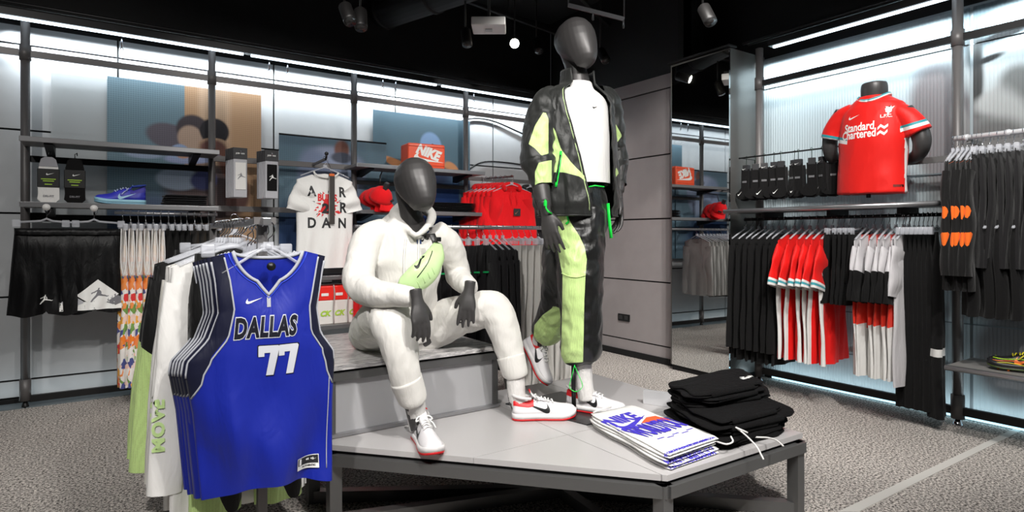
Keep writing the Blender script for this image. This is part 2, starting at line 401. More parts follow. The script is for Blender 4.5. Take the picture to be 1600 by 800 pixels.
# ================================================================ SETTING
struct('floor', MB().box((-4.2, -3.6, -.05), (5.2, 5.75, 0)), carpet_m)
struct('ceiling', MB().box((-4.2, -3.6, 3.7), (5.2, 5.75, 3.75)), ceil_m)
Z0 = [.04, .165, .765, 1.365, 1.965, 2.58, 2.72]; G = .007
def panelled(name, fixed, along, lo, hi, joints, mat, thick=.02, face=-1, depth_wall=.1, top=3.7, zs=Z0):
    """a wall with separate panels standing 2 cm proud of a black backing"""
    wb = MB()
    if along == 'x': wb.box((lo, fixed+thick, 0), (hi, fixed+thick+depth_wall, top))
    else: wb.box((fixed+thick, lo, 0), (fixed+thick+depth_wall, hi, top))
    wl = struct(name, wb, black_m)
    xs = [lo]+joints+[hi]
    for i in range(len(xs)-1):
        for j in range(len(zs)-1):
            b = MB(); a0, a1, z0, z1 = xs[i]+G, xs[i+1]-G, zs[j]+G, zs[j+1]-G
            if along == 'x': b.box((a0, fixed, z0), (a1, fixed+thick, z1))
            else: b.box((fixed, a0, z0), (fixed+thick, a1, z1))
            b.build('panel', mat, wl)
    return wl
WY = 5.55
panelled('wall_left', WY, 'x', -4.1, 4.38, [-3.34, -2.19, -1.04, .11, 1.26, 2.41, 3.56], panel_m)
panelled('wall_back', 4.35, 'y', 3.60, 5.55, [], greyp_m)
struct('baseboard_left', MB().box((-4.1, 5.535, 0), (4.35, 5.552, .035)), black_m)
struct('baseboard_back', MB().box((4.335, 3.6, 0), (4.36, 5.55, .06)), black_m)
# unseen sides of the shop
struct('wall_front', MB().box((-4.2, -3.7, 0), (5.2, -3.6, 3.7)), M('far_wall', (.30,.30,.31), .8))
struct('wall_side', MB().box((-4.3, -3.6, 0), (-4.2, 5.75, 3.7)), M('far_wall', (.30,.30,.31), .8))
# power socket in the grey wall
so = thing('wall_socket', 'small black wall socket low on the grey panelled wall', 'socket', (4.35, 4.33, .38))
MB().box((4.338, 4.25, .345), (4.35, 4.41, .415), bev=.003).build('plate', blackp_m, so)
for k in (0, 1): MB().box((4.335, 4.27+k*.075, .362), (4.339, 4.315+k*.075, .4)).build('outlet', M('outlet_grey', (.2,.2,.2), .4), so)
# mirror column between the grey wall and the right wall
mc = MB().box((4.24, 3.02, .05), (4.75, 3.64, 2.74)); colm = struct('wall_column', mc, M('brushed_column', (.50,.49,.48), .3, .75, bump=(8, .12, .002)))
struct('baseboard_column', MB().box((4.25, 3.03, 0), (4.75, 3.63, .05)), black_m)
mir = thing('wall_mirror', 'tall frameless mirror on the column, reflecting shelves and an orange box', 'mirror', (4.23, 3.31, .05))
th = math.radians(2.2); mb = MB().box((-.004, -.305, 0), (.012, .305, 2.67)); mb.xf(Matrix.Translation((4.226, 3.315, .05)) @ Matrix.Rotation(-th, 4, 'Z'))
mb.build('glass', M('mirror_glass', (.86,.87,.87), .015, 1), mir)
# black gap above the mirror and a dim sign rail
struct('trim_mirror', MB().box((4.2, 3.0, 2.745), (4.3, 3.64, 2.76)), dark_m)

# right wall: corrugated clear sheets over a pale lit back board
RX = 4.70
poly_m = M('corrugated_sheet', (.74,.79,.81), .35, 0, spec=.4)
struct('wall_right', MB().box((RX+.02, -3.6, 0), (RX+.12, 3.6, 3.7)), black_m)
MB().box((4.36, 3.6, 2.75), (4.84, 3.66, 3.7)).build('upper_fascia', ceil_m, bpy.data.objects['wall_right'])
wr = bpy.data.objects['wall_right']
MB().box((RX+.012, -3.6, .02), (RX+.02, 3.05, 2.72)).build('back_board', M('back_board', (.60,.64,.66), .7), wr)
def fpx(px, py, rx, ry, rot, c, s_):
    q = onX(px, py, 4.7); q2 = onX(px+10, py, 4.7); q3 = onX(px, py+10, 4.7)
    return (q.y, q.z, abs(q2.y-q.y)/10*rx, abs(q3.z-q.z)/10*ry, -rot, c, s_)
face_m = blob_mat('portrait_print', (.66,.71,.73), [fpx(*q) for q in [
    (1540,230,110,170,0,(.47,.48,.48),.5), (1475,200,50,110,.2,(.46,.45,.46),.45), (1540,40,70,42,0,(.36,.42,.45),.6), (1590,30,50,30,0,(.62,.68,.70),.8),
    (1560,110,60,40,.1,(.66,.69,.70),.6), (1522,70,14,40,0,(.30,.33,.34),.8), (1570,53,44,7,.15,(.10,.11,.12),.9), (1545,92,24,5,.25,(.16,.16,.16),.9),
    (1527,125,10,55,0,(.20,.20,.20),.9), (1560,155,40,18,.3,(.62,.63,.63),.7), (1590,130,30,30,0,(.40,.41,.41),.8), (1585,190,30,60,.4,(.60,.61,.61),.8), (1560,215,50,30,-.3,(.38,.38,.38),.8), (1500,190,14,30,.2,(.58,.58,.58),.9),
    (1580,560,60,70,0,(.45,.45,.46),.5)]], axis=1)
for k, (a, b_) in enumerate([(3.02, 1.53), (1.52, .15), (.14, -1.2), (-1.21, -3.5)]):
    n = int((a-b_)/.021); pts = []
    mb = MB(); ring0 = []; 
    for i in range(n*3+1):
        yy = lerp(a-.004, b_+.004, i/(n*3)); d = (.0, .0028, .0028)[i % 3]
        ring0.append((yy, d))
    vs = []; fs = []
    for z in (.06, 2.45, 2.46, 2.70):
        vs += [(RX-d, yy, z) for yy, d in ring0]
    L = len(ring0)
    for r in (0, 2): fs += [(r*L+i, r*L+i+1, (r+1)*L+i+1, (r+1)*L+i) for i in range(L-1)]
    mb.add(vs, fs, 0)
    mb.build('corrugated_sheet', face_m if k in (0, 1) else poly_m, wr, label='clear corrugated sheet printed with a grey portrait' if k in (0, 1) else None)
for z in (.30, .62, 1.62): MB().box((RX-.014, -3.4, z), (RX-.007, 3.0, z+.008)).build('seam', M('seam_grey', (.40,.44,.46), .5), wr)
struct('baseboard_right', MB().box((RX-.03, -3.5, 0), (RX+.01, 3.02, .05)), dark_m)

for nm, lo, hi, lab in (('floor_light', (4.635, -.4, .012), (4.66, 2.9, .03), 'thin cool light strip along the foot of the right wall'),):
    fl_ = thing(nm, lab, 'light', lo); MB().box(lo, hi).build('light_bar', M('floor_led', (.75,.93,1), .5, emit=1.6), fl_)
# floor line
struct('trim_floor', MB().prism([onZ(1310,800,0).to_2d(), onZ(1342,800,0).to_2d(), onZ(1612,665,0).to_2d(), onZ(1596,665,0).to_2d()], .0, .003), M('floor_line_white', (.78,.77,.75), .7))
struct('trim_floor', MB().box((-4.0, 5.36, 0), (4.3, 5.53, .006)), M('metal_floor_strip', (.42,.46,.48), .5, .3))

# ================================================================ CEILING THINGS
def led_run(name, a, b_, wd, label, gaps):
    o = thing(name, label, 'light', a)
    axis = 0 if abs(b_[0]-a[0]) > abs(b_[1]-a[1]) else 1
    lo = [min(a[i], b_[i]) for i in range(3)]; hi = [max(a[i], b_[i]) for i in range(3)]
    p = MB(); l2, h2 = lo[:], hi[:]; l2[1-axis] -= .03; h2[1-axis] += .03; l2[2] += .01; h2[2] += .06; p.box(l2, h2); p.build('housing', dark_m, o)
    cuts = [lo[axis]]+[g for g in gaps]+[hi[axis]]
    for i in range(len(cuts)-1):
        l3, h3 = lo[:], hi[:]; l3[axis] = cuts[i]+.03; h3[axis] = cuts[i+1]-.03; l3[1-axis] -= wd; h3[1-axis] += wd; l3[2] -= .006; h3[2] += .012
        MB().box(l3, h3).build('light_bar', led_m, o)
    return o
led_run('strip_light', (-2.6, 5.33, 2.70), (4.3, 5.33, 2.70), .01, 'long white strip light above the left wall shelving', [-.6, 1.0, 2.78])
led_run('strip_light', (4.42, -1.5, 2.705), (4.42, 2.78, 2.705), .01, 'bright strip light over the corrugated right wall', [1.5])
# header rails
hd = thing('header_rail', 'thin black header rail running over the left wall posts', 'rail', (-2.6, 5.33, 2.8))
for z, y in ((2.80, 5.36), (2.79, 5.28)): MB().tube([(-2.6, y, z), (4.3, y, z)], .012, 6).build('bar', dark_m, hd)
hd = thing('header_rail', 'thin black header rail running over the right wall posts', 'rail', (4.42, 2.8, 2.8))
for z, x in ((2.80, 4.45), (2.79, 4.38)): MB().tube([(x, -1.5, z), (x, 3.0, z)], .012, 6).build('bar', dark_m, hd)

for i, (x, y, r, ln, lab) in enumerate([(1.6, 3.4, .22, 6, 'fat round black ventilation duct over the seated mannequin'), (3.1, 3.0, .16, 6, 'slimmer black duct crossing the ceiling behind the tall mannequin')]):
    d = thing('ceiling_duct', lab, 'duct', (x, y, 3.4))
    dv = Vector((.75, -.66, 0)) if i == 0 else Vector((.3, -.95, 0))
    a = Vector((x, y, 3.4))-dv*ln/2; b_ = a+dv*ln
    MB().tube([a, b_], r, 20).build('pipe', duct_m, d)
    for k in range(9):
        c = a.lerp(b_, (k+.5)/9); MB().tube([c-dv*.02, c+dv*.02], r+.012, 20).build('collar', duct_m, d)
def track(a, b_, lab):
    t = thing('light_track', lab, 'rail', a); MB().beam(a, b_, .035, .03).build('channel', duct_m, t)
    for f in (.15, .5, .85):
        p = Vector(a).lerp(Vector(b_), f); MB().tube([p, (p.x, p.y, 3.7)], .006, 6).build('rod', duct_m, t)
track((-1.9, 3.9, 3.35), (4.2, 5.0, 3.35), 'black lamp track far back, carrying the lit lamp')
track((.2, 2.3, 3.4), (4.4, 4.6, 3.4), 'black lamp track over the white projector box')
track((-1.5, .6, 3.35), (3.6, .6, 3.35), 'black lamp track above the front of the display')
def spot_head(p, aim, lab, lit=False, r=.045):
    t = thing('track_spot', lab, 'lamp', p, group='ceiling spots'); p = Vector(p); d = (Vector(aim)-p).normalized()
    MB().tube([p, p+d*.02, p+d*.15, p+d*.17], [r*.6, r, r, r*.96], 16).build('housing', M('spot_black', (.09,.085,.085), .5), t)
    MB().tube([p, (p.x, p.y, 3.7)], .008, 6).build('stem', duct_m, t)
    MB().tube([p+d*.165, p+d*.172], r*.82, 16).build('lens', red_led if lit else M('lens_dim', (.2,.2,.2), .2), t)
for q, aim, lab in [((538, 8, 4.0), (1.5, 2, 0), 'angled black spot head at the top edge, left of centre'), ((563, 14, 4.2), (1.2, 3, 0), 'upright black spot head beside the angled one, top of photo'),
                    ((727, 45, 5.2), (2.4, 3.5, 0), 'black spot head just left of the white projector'), ((838, 62, 6.0), (3, 3, 0), 'dim spot head right of the glowing lamp'),
                    ((938, 78, 5.8), (3.5, 2, 0), 'dim spot head behind the tall mannequin\'s head'), ((1098, 10, 4.2), (3, 1, 0), 'black spot head hanging above the mirror column')]:
    spot_head(W(*q), aim, lab)
lp = W(804, 66, 5.6); spot_head(lp, lp+(C0-lp)*.5+Vector((0,0,-.2)), 'glowing lamp, the only lit spot seen on the ceiling', True, .05)
# white projector
p0 = W(764, 40, 5.0); pj = thing('projector', 'white box projector hung flat under the black ceiling', 'projector', p0, math.radians(-35))
MB().box((-.14, -.12, -.035), (.14, .12, .035), bev=.008).build('case', whitep_m, pj, world=False)
MB().box((-.03, -.03, -.043), (.03, .03, -.034), bev=.004).build('sensor', M('proj_grey', (.7,.7,.7), .4), pj, world=False)
MB().box((-.1, .05, .035), (.1, .1, .07)).build('mount', duct_m, pj, world=False)
MB().tube([(0, 0, .03), (0, 0, 3.7-p0.z)], .012, 8).build('rod', duct_m, pj, world=False)
# hanging strut
a, b_ = W(888, 8, 3.4), W(975, 30, 3.3)
st = thing('hanging_strut', 'thin grey strut hanging on two rods above the tall mannequin', 'rail', a)
MB().beam(a, b_, .012, .022).build('channel', M('strut_grey', (.3,.3,.31), .4, .6), st)
for p in (a, b_): MB().tube([p, (p.x, p.y, 3.7)], .004, 6).build('rod', M('strut_grey'), st)
for f in (.45, .99): p = a.lerp(b_, f); MB().tube([p, p-Vector((0, 0, .05))], .006, 6).build('clip', M('strut_grey'), st)

# ================================================================ SHOP FITTINGS, LEFT WALL
PX = [-.435, .743, 1.927, 3.116, 4.25]; PY = 5.38
for i, x in enumerate(PX):
    o = thing('display_pole', ['grey floor-to-header pole at the far left, beside the black shorts', 'grey pole between the shelf of the blue sneaker and the tee', 'grey pole between the white tee and the red caps',
        'grey pole left of the red hoodies', 'grey pole in the far corner by the grey wall'][i], 'pole', (x, PY, 0), group='left wall poles')
    MB().tube([(x, PY, .05), (x, PY, 2.74)], .027, 16).build('tube', pole_m, o)
    MB().tube([(x, PY, .05), (x, PY, .2)], .033, 16).build('sleeve', pole_m, o)
    MB().tube([(x, PY, 0), (x, PY, .012), (x, PY, .05)], [.022, .022, .01], 10).build('foot', dark_m, o)
    MB().box((x-.035, PY-.012, 2.74), (x+.035, PY+.012, 2.76)).build('bracket', lsteel_m, o)
    MB().tube([(x, PY, 2.43), (x, PY, 2.53)], .034, 16).build('clamp', pole_m, o)
def bar(name, a, b_, wd, ht, lab, m=None, cat='rail'):
    o = MB().beam(a, b_, wd, ht).build(name, m or steel_m); return tag(o, lab, cat)
for i in range(4):
    w_ = ['above the blue sneaker shelves', 'above the white tee', 'above the orange box', 'above the red hoodies'][i]
    bar('cross_rail', (PX[i]+.027, PY, 2.48), (PX[i+1]-.027, PY, 2.48), .03, .045, 'upper grey cross rail '+w_)
    bar('base_rail', (PX[i]+.027, PY, .06), (PX[i+1]-.027, PY, .06), .03, .045, 'low grey rail near the floor, the bay '+w_, dark_m)
bar('cross_rail', (-2.6, PY, 2.48), (-.47, PY, 2.48), .03, .045, 'upper grey cross rail cut by the left edge of the photo')
bar('slot_rail', (PX[0], 5.40, 1.745), (PX[1], 5.40, 1.745), .02, .045, 'dark rail behind the two hanging sock packs', dark_m)
bar('slot_rail', (PX[0], 5.40, 1.33), (PX[1], 5.40, 1.33), .02, .05, 'dark rail behind the two pairs of black shorts', dark_m)
bar('slot_rail', (PX[1], PY-.01, 1.83), (PX[2], PY-.01, 1.83), .03, .045, 'grey rail carrying the pegs of the boxed socks', steel_m)
bar('slot_rail', (PX[1], PY-.01, 1.425), (PX[2], PY-.01, 1.425), .03, .045, 'grey rail crossing behind the white tee', steel_m)
bar('slot_rail', (PX[2], PY, 1.70), (PX[3], PY, 1.70), .02, .04, 'dark rail behind the red caps', dark_m)
bar('slot_rail', (PX[3], PY, 1.80), (PX[4], PY, 1.80), .025, .04, 'grey rail carrying the arm of red hoodies', steel_m)
def shelf(x0, x1, y0, y1, z, lab, n=2):
    o = thing('wall_shelf', lab, 'shelf', ((x0+x1)/2, y1, z))
    MB().box((x0, y0, z-.028), (x1, y1, z), bev=.004).build('board', M('shelf_top', (.52,.50,.49), .45, .3), o)
    MB().box((x0, y0-.004, z-.032), (x1, y0+.012, z+.003), bev=.003).build('front_edge', lsteel_m, o)
    for k in range(n):
        x = lerp(x0+.15, x1-.15, k/(n-1)); MB().prism([(y0+.04, z-.04), (y1+.03, z-.09), (y1+.03, z-.028), (y0+.04, z-.028)], x-.025, x+.025, axis='x').build('bracket', dark_m, o)
    return o
shelf(-.44, .75, 5.04, 5.36, 1.855, 'upper grey shelf at the left, empty, above the sock packs')
shelf(-.44, .75, 5.06, 5.36, 1.425, 'grey shelf holding the blue sneaker and a dark folded stack')
shelf(1.83, 3.14, 5.04, 5.36, 1.835, 'upper grey shelf carrying the orange box')
shelf(1.83, 3.14, 5.06, 5.36, 1.43, 'grey shelf under the red caps with bagged black clothes')
shelf(.76, 1.90, 5.0, 5.36, .865, 'brown-edged low shelf below the white tee')
shelf(.76, 1.90, 4.95, 5.36, .46, 'dark low shelf under the red and white packs')

# printed mesh banners hung on the wall
def banner(name, x0, x1, z0, z1, y, m, lab, rod=True):
    o = thing(name, lab, 'banner', ((x0+x1)/2, y, z0))
    mb = MB(); mb.box((x0, y, z0), (x1, y+.002, z1)); pm = mb.build('printed_mesh', m, o, world=False); pm.location = -Vector(o.location)
    if rod: MB().tube([(x0, y, z1), (x1, y, z1)], .008, 8).build('top_rod', dark_m, o)
    return o
# measured in wall metres
bm1 = blob_mat('boy_and_chairs_print', (.44,.54,.59), [
    (.95,1.6,.39,1.3,0,(.72,.58,.45),-.02),(.78,1.8,.12,1.1,0,(.78,.66,.55),-.5),
    (.72,1.55,.3,.25,0,(.42,.36,.36),.4),(.45,2.0,.16,.1,-.2,(.40,.38,.42),.3),(.62,2.07,.12,.12,0,(.28,.25,.27),.25),(.6,2.0,.09,.1,.0,(.72,.62,.55),.3),
    (.78,2.07,.11,.11,0,(.16,.15,.17),.2),(.78,1.96,.115,.055,0,(.72,.6,.5),.25),(.77,1.93,.1,.07,0,(.42,.28,.26),.5),(.92,1.75,.08,.2,.5,(.48,.32,.27),.4),(.95,1.55,.1,.16,0,(.36,.25,.23),.5),
    (.62,1.84,.20,.05,.1,(.62,.66,.80),.3),(.52,1.88,.07,.06,.5,(.60,.68,.82),.3),(.56,1.87,.06,.04,.3,(.76,.58,.48),.4),(.28,1.84,.12,.03,0,(.60,.66,.76),.6),
    (.52,1.66,.16,.09,0,(.74,.80,.88),.3),(.70,1.66,.1,.08,.2,(.34,.36,.55),.4),(.3,1.3,.3,.25,0,(.30,.36,.46),.6)], .88, 62)
banner('wall_banner', .04, 1.145, 1.1, 2.42, 5.50, bm1, 'printed banner of a boy in white lying before two chairs', False)
bm2 = blob_mat('white_shirt_print', (.40,.50,.56), [
    (1.62,2.06,.46,.06,0,(.40,.50,.57),-.05),(1.62,1.2,.5,.3,0,(.16,.26,.42),.9),(1.8,1.86,.26,.16,-.3,(.62,.66,.76),.35),(1.62,1.70,.16,.3,.2,(.52,.57,.68),.4),(1.93,1.72,.14,.24,-.3,(.55,.6,.7),.4),(1.85,2.0,.07,.09,0,(.52,.36,.32),.5),(1.85,1.93,.1,.05,0,(.34,.36,.42),.5),(1.7,1.62,.1,.08,0,(.38,.42,.5),.6)], .88, 62)
banner('wall_banner', 1.29, 2.29, .9, 2.10, 5.49, bm2, 'teal banner printed with a figure in a white shirt')
bm3 = blob_mat('hooded_print', (.38,.49,.55), [
    (3.0,1.3,.5,.5,0,(.12,.24,.46),.8),(2.78,2.12,.12,.14,.3,(.55,.68,.84),.25),(2.75,2.0,.15,.1,0,(.50,.62,.80),.3),(2.45,1.9,.22,.04,-.35,(.88,.62,.42),.4),(3.02,1.9,.1,.06,-.6,(.85,.6,.42),.4),(2.75,1.82,.25,.12,0,(.16,.22,.34),.5),(3.15,1.7,.04,.7,0,(.35,.46,.52),-.5)], .9, 62)
banner('wall_banner', 2.16, 3.24, .9, 2.42, 5.505, bm3, 'teal banner printed with a pale blue hooded figure', False)
# pale back-light panel shapes behind the first shelf (thin white sheets)
banner('wall_banner', -.30, .04, 1.05, 2.40, 5.52, M('frosted_sheet', (.72,.74,.75), .4, alpha=.55), 'frosted clear sheet left of the boy banner', False)
# wire hangers of the banners
for i, (x, w_) in enumerate([(.13, 'boy banner'), (1.18, 'boy banner, right end'), (1.33, 'teal banner, left end'), (2.2, 'teal banner, right end'), (2.33, 'hooded banner, left end'), (3.2, 'hooded banner, right end')]):
    o = thing('wire_hook', 'small wire and clip holding the '+w_, 'hook', (x, 5.34, 2.7))
    MB().tube([(x, 5.36, 2.69), (x, 5.36, 2.62)], .008, 8).build('clip', chrome_m, o)
    MB().tube([(x, 5.36, 2.62), (x+.012, 5.36, 2.60), (x, 5.37, 2.585), (x-.012, 5.37, 2.60), (x, 5.36, 2.62)], .003, 6).build('ring', chrome_m, o)
    MB().tube([(x, 5.37, 2.585), (x, 5.49, 2.43)], .0012, 4).build('wire', lsteel_m, o)
# black cable drooping on the wall of the last bay
tag(MB().tube(catmull([(2.9, 5.53, 2.2), (3.15, 5.53, 2.42), (3.5, 5.53, 2.47), (4.0, 5.53, 2.35), (4.3, 5.53, 2.3)], 6), .009, 6).build('wall_cable', blackp_m), 'thin black cable arching high on the wall over the hoodies', 'cable')
tag(MB().tube(catmull([(2.95, 5.53, 1.45), (3.1, 5.53, 1.75), (3.35, 5.53, 1.98), (3.7, 5.53, 2.02), (4.3, 5.53, 1.98)], 6), .009, 6).build('wall_cable', blackp_m), 'thin black cable bent behind the arm of red hoodies', 'cable')

# ================================================================ RIGHT WALL FITTINGS
RPX = 4.46
for i, (y, lab) in enumerate([(2.90, 'round grey pole beside the mirror column'), (1.52, 'thick round grey pole right of the red football shirt'), (.14, 'grey pole beyond the right edge of the photo')]):
    o = thing('display_pole', lab, 'pole', (RPX, y, 0), group='right wall poles')
    MB().tube([(RPX, y, .05), (RPX, y, 2.74)], .030, 18).build('tube', pole_m, o)
    MB().tube([(RPX, y, .05), (RPX, y, .2)], .037, 18).build('sleeve', pole_m, o)
    MB().tube([(RPX, y, 0), (RPX, y, .012), (RPX, y, .05)], [.028, .028, .01], 12).build('foot', chrome_m, o)
    MB().tube([(RPX, y, 2.40), (RPX, y, 2.50)], .037, 18).build('clamp', pole_m, o)
for a, b_, w_ in ((1.55, 2.87, 'behind the red football shirt'), (.17, 1.49, 'over the printed portrait')):
    bar('cross_rail', (RPX, a, 2.45), (RPX, b_, 2.45), .03, .045, 'upper dark cross rail '+w_, dark_m)
    bar('base_rail', (RPX, a, .10), (RPX, b_, .10), .03, .05, 'low rail near the floor, bay '+w_, dark_m)
bar('slot_rail', (4.5, 1.55, 1.70), (4.5, 2.87, 1.70), .02, .04, 'grey rail behind the torso mannequin', M('rail_grey', (.5,.5,.5), .4, .5))
bar('slot_rail', (4.46, .17, 1.76), (4.46, 1.49, 1.76), .02, .04, 'grey rail behind the black and orange tops', M('rail_grey'))
# long shelf under the torso
o = thing('wall_shelf', 'long grey shelf carrying the torso mannequin in red', 'shelf', (4.3, 2.2, 1.41))
MB().box((4.13, 1.52, 1.385), (4.47, 2.98, 1.41), bev=.004).build('board', steel_m, o)
MB().tube([(4.13, 1.50, 1.397), (4.13, 3.0, 1.397)], .017, 10).build('front_edge', lsteel_m, o)
for y in (1.75, 2.2, 2.7): MB().box((4.2, y-.012, 1.34), (4.46, y+.012, 1.385)).build('bracket', dark_m, o)
# bench with cleats
o = thing('bench_shelf', 'low steel shelf at the right edge carrying a dark cleat', 'shelf', (4.3, .7, .44))
MB().box((4.1, -.1, .415), (4.5, 1.46, .44), bev=.004).build('board', M('bench_top', (.60,.59,.58), .35, .4), o)
MB().tube([(4.1, -.1, .428), (4.1, 1.46, .428)], .016, 10).build('front_edge', lsteel_m, o)
# hanging rods
def rod(a, b_, r, lab, m=None): return tag(MB().tube([a, b_], r, 10).build('hanging_rod', m or lsteel_m), lab, 'rail')
rod((4.33, 1.56, 1.335), (4.33, 2.95, 1.335), .012, 'dark hanging rod under the long right shelf', dark_m)
rod((4.27, .3, 1.79), (4.27, 1.47, 1.79), .016, 'white round hanging rod above the black and orange tops', M('rod_white', (.85,.85,.86), .25, .3))
for k in range(6):
    MB().tube([(4.27, 1.42-k*.2, 1.79), (4.27, 1.40-k*.2, 1.79)], .020, 10).build('collar', M('rod_white'), bpy.data.objects['hanging_rod.001'])
for y in (1.4, .5): MB().box((4.27, y-.01, 1.755), (4.46, y+.01, 1.78)).build('arm', M('rail_grey'), bpy.data.objects['hanging_rod.001'])
rod((.08, 5.08, 1.365), (.74, 5.08, 1.365), .011, 'thin hanging rod for the patterned and black leggings')
rod((1.80, 5.02, 1.285), (3.95, 5.02, 1.285), .015, 'long steel hanging rod behind the two mannequins')
for x in (2.2, 3.12, 3.9): MB().box((x-.01, 5.02, 1.27), (x+.01, 5.38, 1.29)).build('arm', steel_m, bpy.data.objects['hanging_rod.003'])
# ================================================================ CLOTHES ON HANGERS
hang_m = M('clear_hanger_plastic', (.88,.89,.92), .12, alpha=.38, spec=.6)
def N3(x, y=0, z=0): return mnoise.noise(Vector((x, y, z)))
def sheet2(mb, hw, top_f, top_b, L, t, nx=22, nz=24, folds=5, amp=.010, seed=0, arm=.25, mf=None, hemf=None, attr=None, xc=None, yo=0, foldtop=.15, cap=False):
    """front and back of a hanging garment as one open-bottomed surface. hw(v) half width, top_f/top_b(x) heights of the top edge"""
    rings = []; A = {}; mats = []
    for j in range(nz+1):
        v = j/nz; w_ = hw(v); cx = xc(v) if xc else 0; ring = []
        for side in (0, 1):
            for i in range(nx):
                s_ = -1+2*i/nx if side == 0 else 1-2*i/nx
                x = s_*w_; tp = (top_f if side == 0 else top_b)(x)
                bot = -L+(hemf(s_) if hemf else 0)
                z = lerp(tp, bot, v)
                prof = max(0, 1-s_*s_)**.5
                th = t*prof*(.25+.75*sstep(0, .22, v))
                fd = amp*sstep(foldtop, 1, v)*(math.sin(s_*folds*PI*.5+seed*1.7+3.0*N3(v*1.6, seed, s_*.8))+.6*math.sin(s_*folds*1.7*PI*.5+seed+v*3.2+2*N3(s_*2, v*2, seed)))
                fd += .35*amp*N3(x*14+seed*5, z*5, side)
                y = (-th if side == 0 else th)+fd+yo
                ring.append((x+cx, y, z))
                if attr:
                    for k, q in attr(x, z, v, s_, side).items(): A.setdefault(k, []).append(q)
        rings.append(ring)
    n0 = len(mb.f); mb.loft(rings, cap=False, attrs=A or None)
    if mf:
        nr = 2*nx
        for q in range(len(mb.f)-n0):
            j, k = divmod(q, nr); s_ = -1+2*(k+.5)/nx if k < nx else 1-2*(k-nx+.5)/nx
            mb.m[n0+q] = mf(s_, (j+.5)/nz, 0 if k < nx else 1)
    return mb
def sleeve(mb, side, w_, sh, ln, wd, end, ang, t=.022, n=16, nz=18, mf=None, seed=0, yo=0, bend=0, fwd=0):
    """sleeve tube; ang: angle away from straight down, wd/end half widths"""
    rings = []; px = side*(w_-wd*.75); pz = sh-wd*.85
    for j in range(nz+1):
        v = j/nz; a = ang*(1-.6*v)+bend*v
        if j: px += side*math.sin(a)*ln/nz; pz -= math.cos(a)*ln/nz
        r = lerp(wd, end, v**.8); nx_, nz_ = side*math.cos(a), math.sin(a)
        ring = []
        for k in range(n):
            th = 2*PI*k/n
            q = 1+.10*N3(v*5+seed, math.cos(th)*1.5, math.sin(th)*1.5)
            ring.append((px+nx_*math.cos(th)*r*q, yo+fwd*v+math.sin(th)*t*q*(1+.4*math.sin(v*9+seed)), pz+nz_*math.cos(th)*r*q))
        rings.append(ring)
    n0 = len(mb.f); mb.loft(rings, cap=False)
    if mf:
        for q in range(len(mb.f)-n0): j, k = divmod(q, n); mb.m[n0+q] = mf((j+.5)/nz, k)
    return mb
def topmb(w_=.22, L=.72, t=.022, slw=.09, sll=.2, sle=.085, ang=.75, drop=.045, neck=.085, nd=.07, seed=0, mf=None, smf=None, folds=5, amp=.010, flare=1.06, hood=False, hz=-.105, nx=22, nz=20):
    mb = MB()
    hwf = lambda v: w_*(1+(flare-1)*sstep(0, .25, v)+.03*math.sin(v*5+seed))
    def tf(x):
        a = abs(x); z = hz-drop*(a/w_)**1.3
        if a < neck: z -= nd*math.sqrt(1-(a/neck)**2)
        return z
    def tb(x):
        a = abs(x); z = hz-drop*(a/w_)**1.3
        if a < neck: z -= .012*math.sqrt(1-(a/neck)**2)
        return z
    sheet2(mb, hwf, tf, tb, L-hz, t, nx, nz, folds, amp, seed, mf=mf)
    for sd in (-1, 1): sleeve(mb, sd, w_, hz-drop*.9, sll, slw, sle, ang, t*.9, mf=smf, seed=seed+sd)
    if hood:   # hood lying on the shoulders
        rings = []
        for i in range(15):
            a = PI*(-.15+1.3*i/14); cx, cy = .085*math.cos(a), .05*math.sin(a)
            r = .032*(.7+.5*math.sin(PI*i/14)); ring = []
            for k in range(10):
                th = 2*PI*k/10; ring.append((cx+math.cos(a)*math.cos(th)*r, cy+math.sin(a)*math.cos(th)*r, hz-.01+.02*math.sin(a)+math.sin(th)*r*1.25))
            rings.append(ring)
        mb.loft(rings, cap=True)
        # dropped hood
        mb.loft([[(.09*math.cos(2*PI*k/12)*(1-.15*j), .045+.02*j+.03*math.sin(2*PI*k/12), hz-.005-.055*j) for k in range(12)] for j in range(4)], cap=True)
    return mb
def pantsmb(w_=.19, L=1.0, t=.024, cuff=.075, seed=0, crotch=.30, hz=-.11, folds=4, amp=.008, mf=None, short=False, fold2=False, cuffband=0):
    mb = MB()
    if fold2:       # trousers folded in half lengthways and clipped
        def hw(v): return lerp(w_*.62, cuff, sstep(.1, 1, v)) if not cuffband else lerp(w_*.62, cuff*(1 if v < 1-cuffband else .8), sstep(.1, 1, v))
        sheet2(mb, hw, lambda x: hz, lambda x: hz, L-hz, t*1.3, 16, 24, folds, amp, seed, foldtop=0, mf=mf, cap=True)
        return mb
    vc = crotch/L
    sheet2(mb, lambda v: w_*(1+.12*sstep(0, .6, v)), lambda x: hz, lambda x: hz, crotch-hz, t, 18, 8, folds, amp, seed, foldtop=0, mf=mf)
    for sd in (-1, 1):
        m2 = MB()
        top = hz-(crotch-hz)*.0
        hwl = lambda v: lerp(w_*.58, cuff, sstep(0, 1, v))
        sheet2(m2, hwl, lambda x: -crotch+.02, lambda x: -crotch+.02, L, t*.9, 12, 16, 3, amp*.8, seed+sd, foldtop=-.5, xc=lambda v, sd=sd: sd*lerp(w_*.54, w_*.62, v), mf=(lambda s_, v, b_: mf(s_, lerp(vc, 1, v), b_)) if mf else None)
        mb.add(m2.v, m2.f, 0, True); mb.m[-len(m2.m):] = m2.m
    return mb
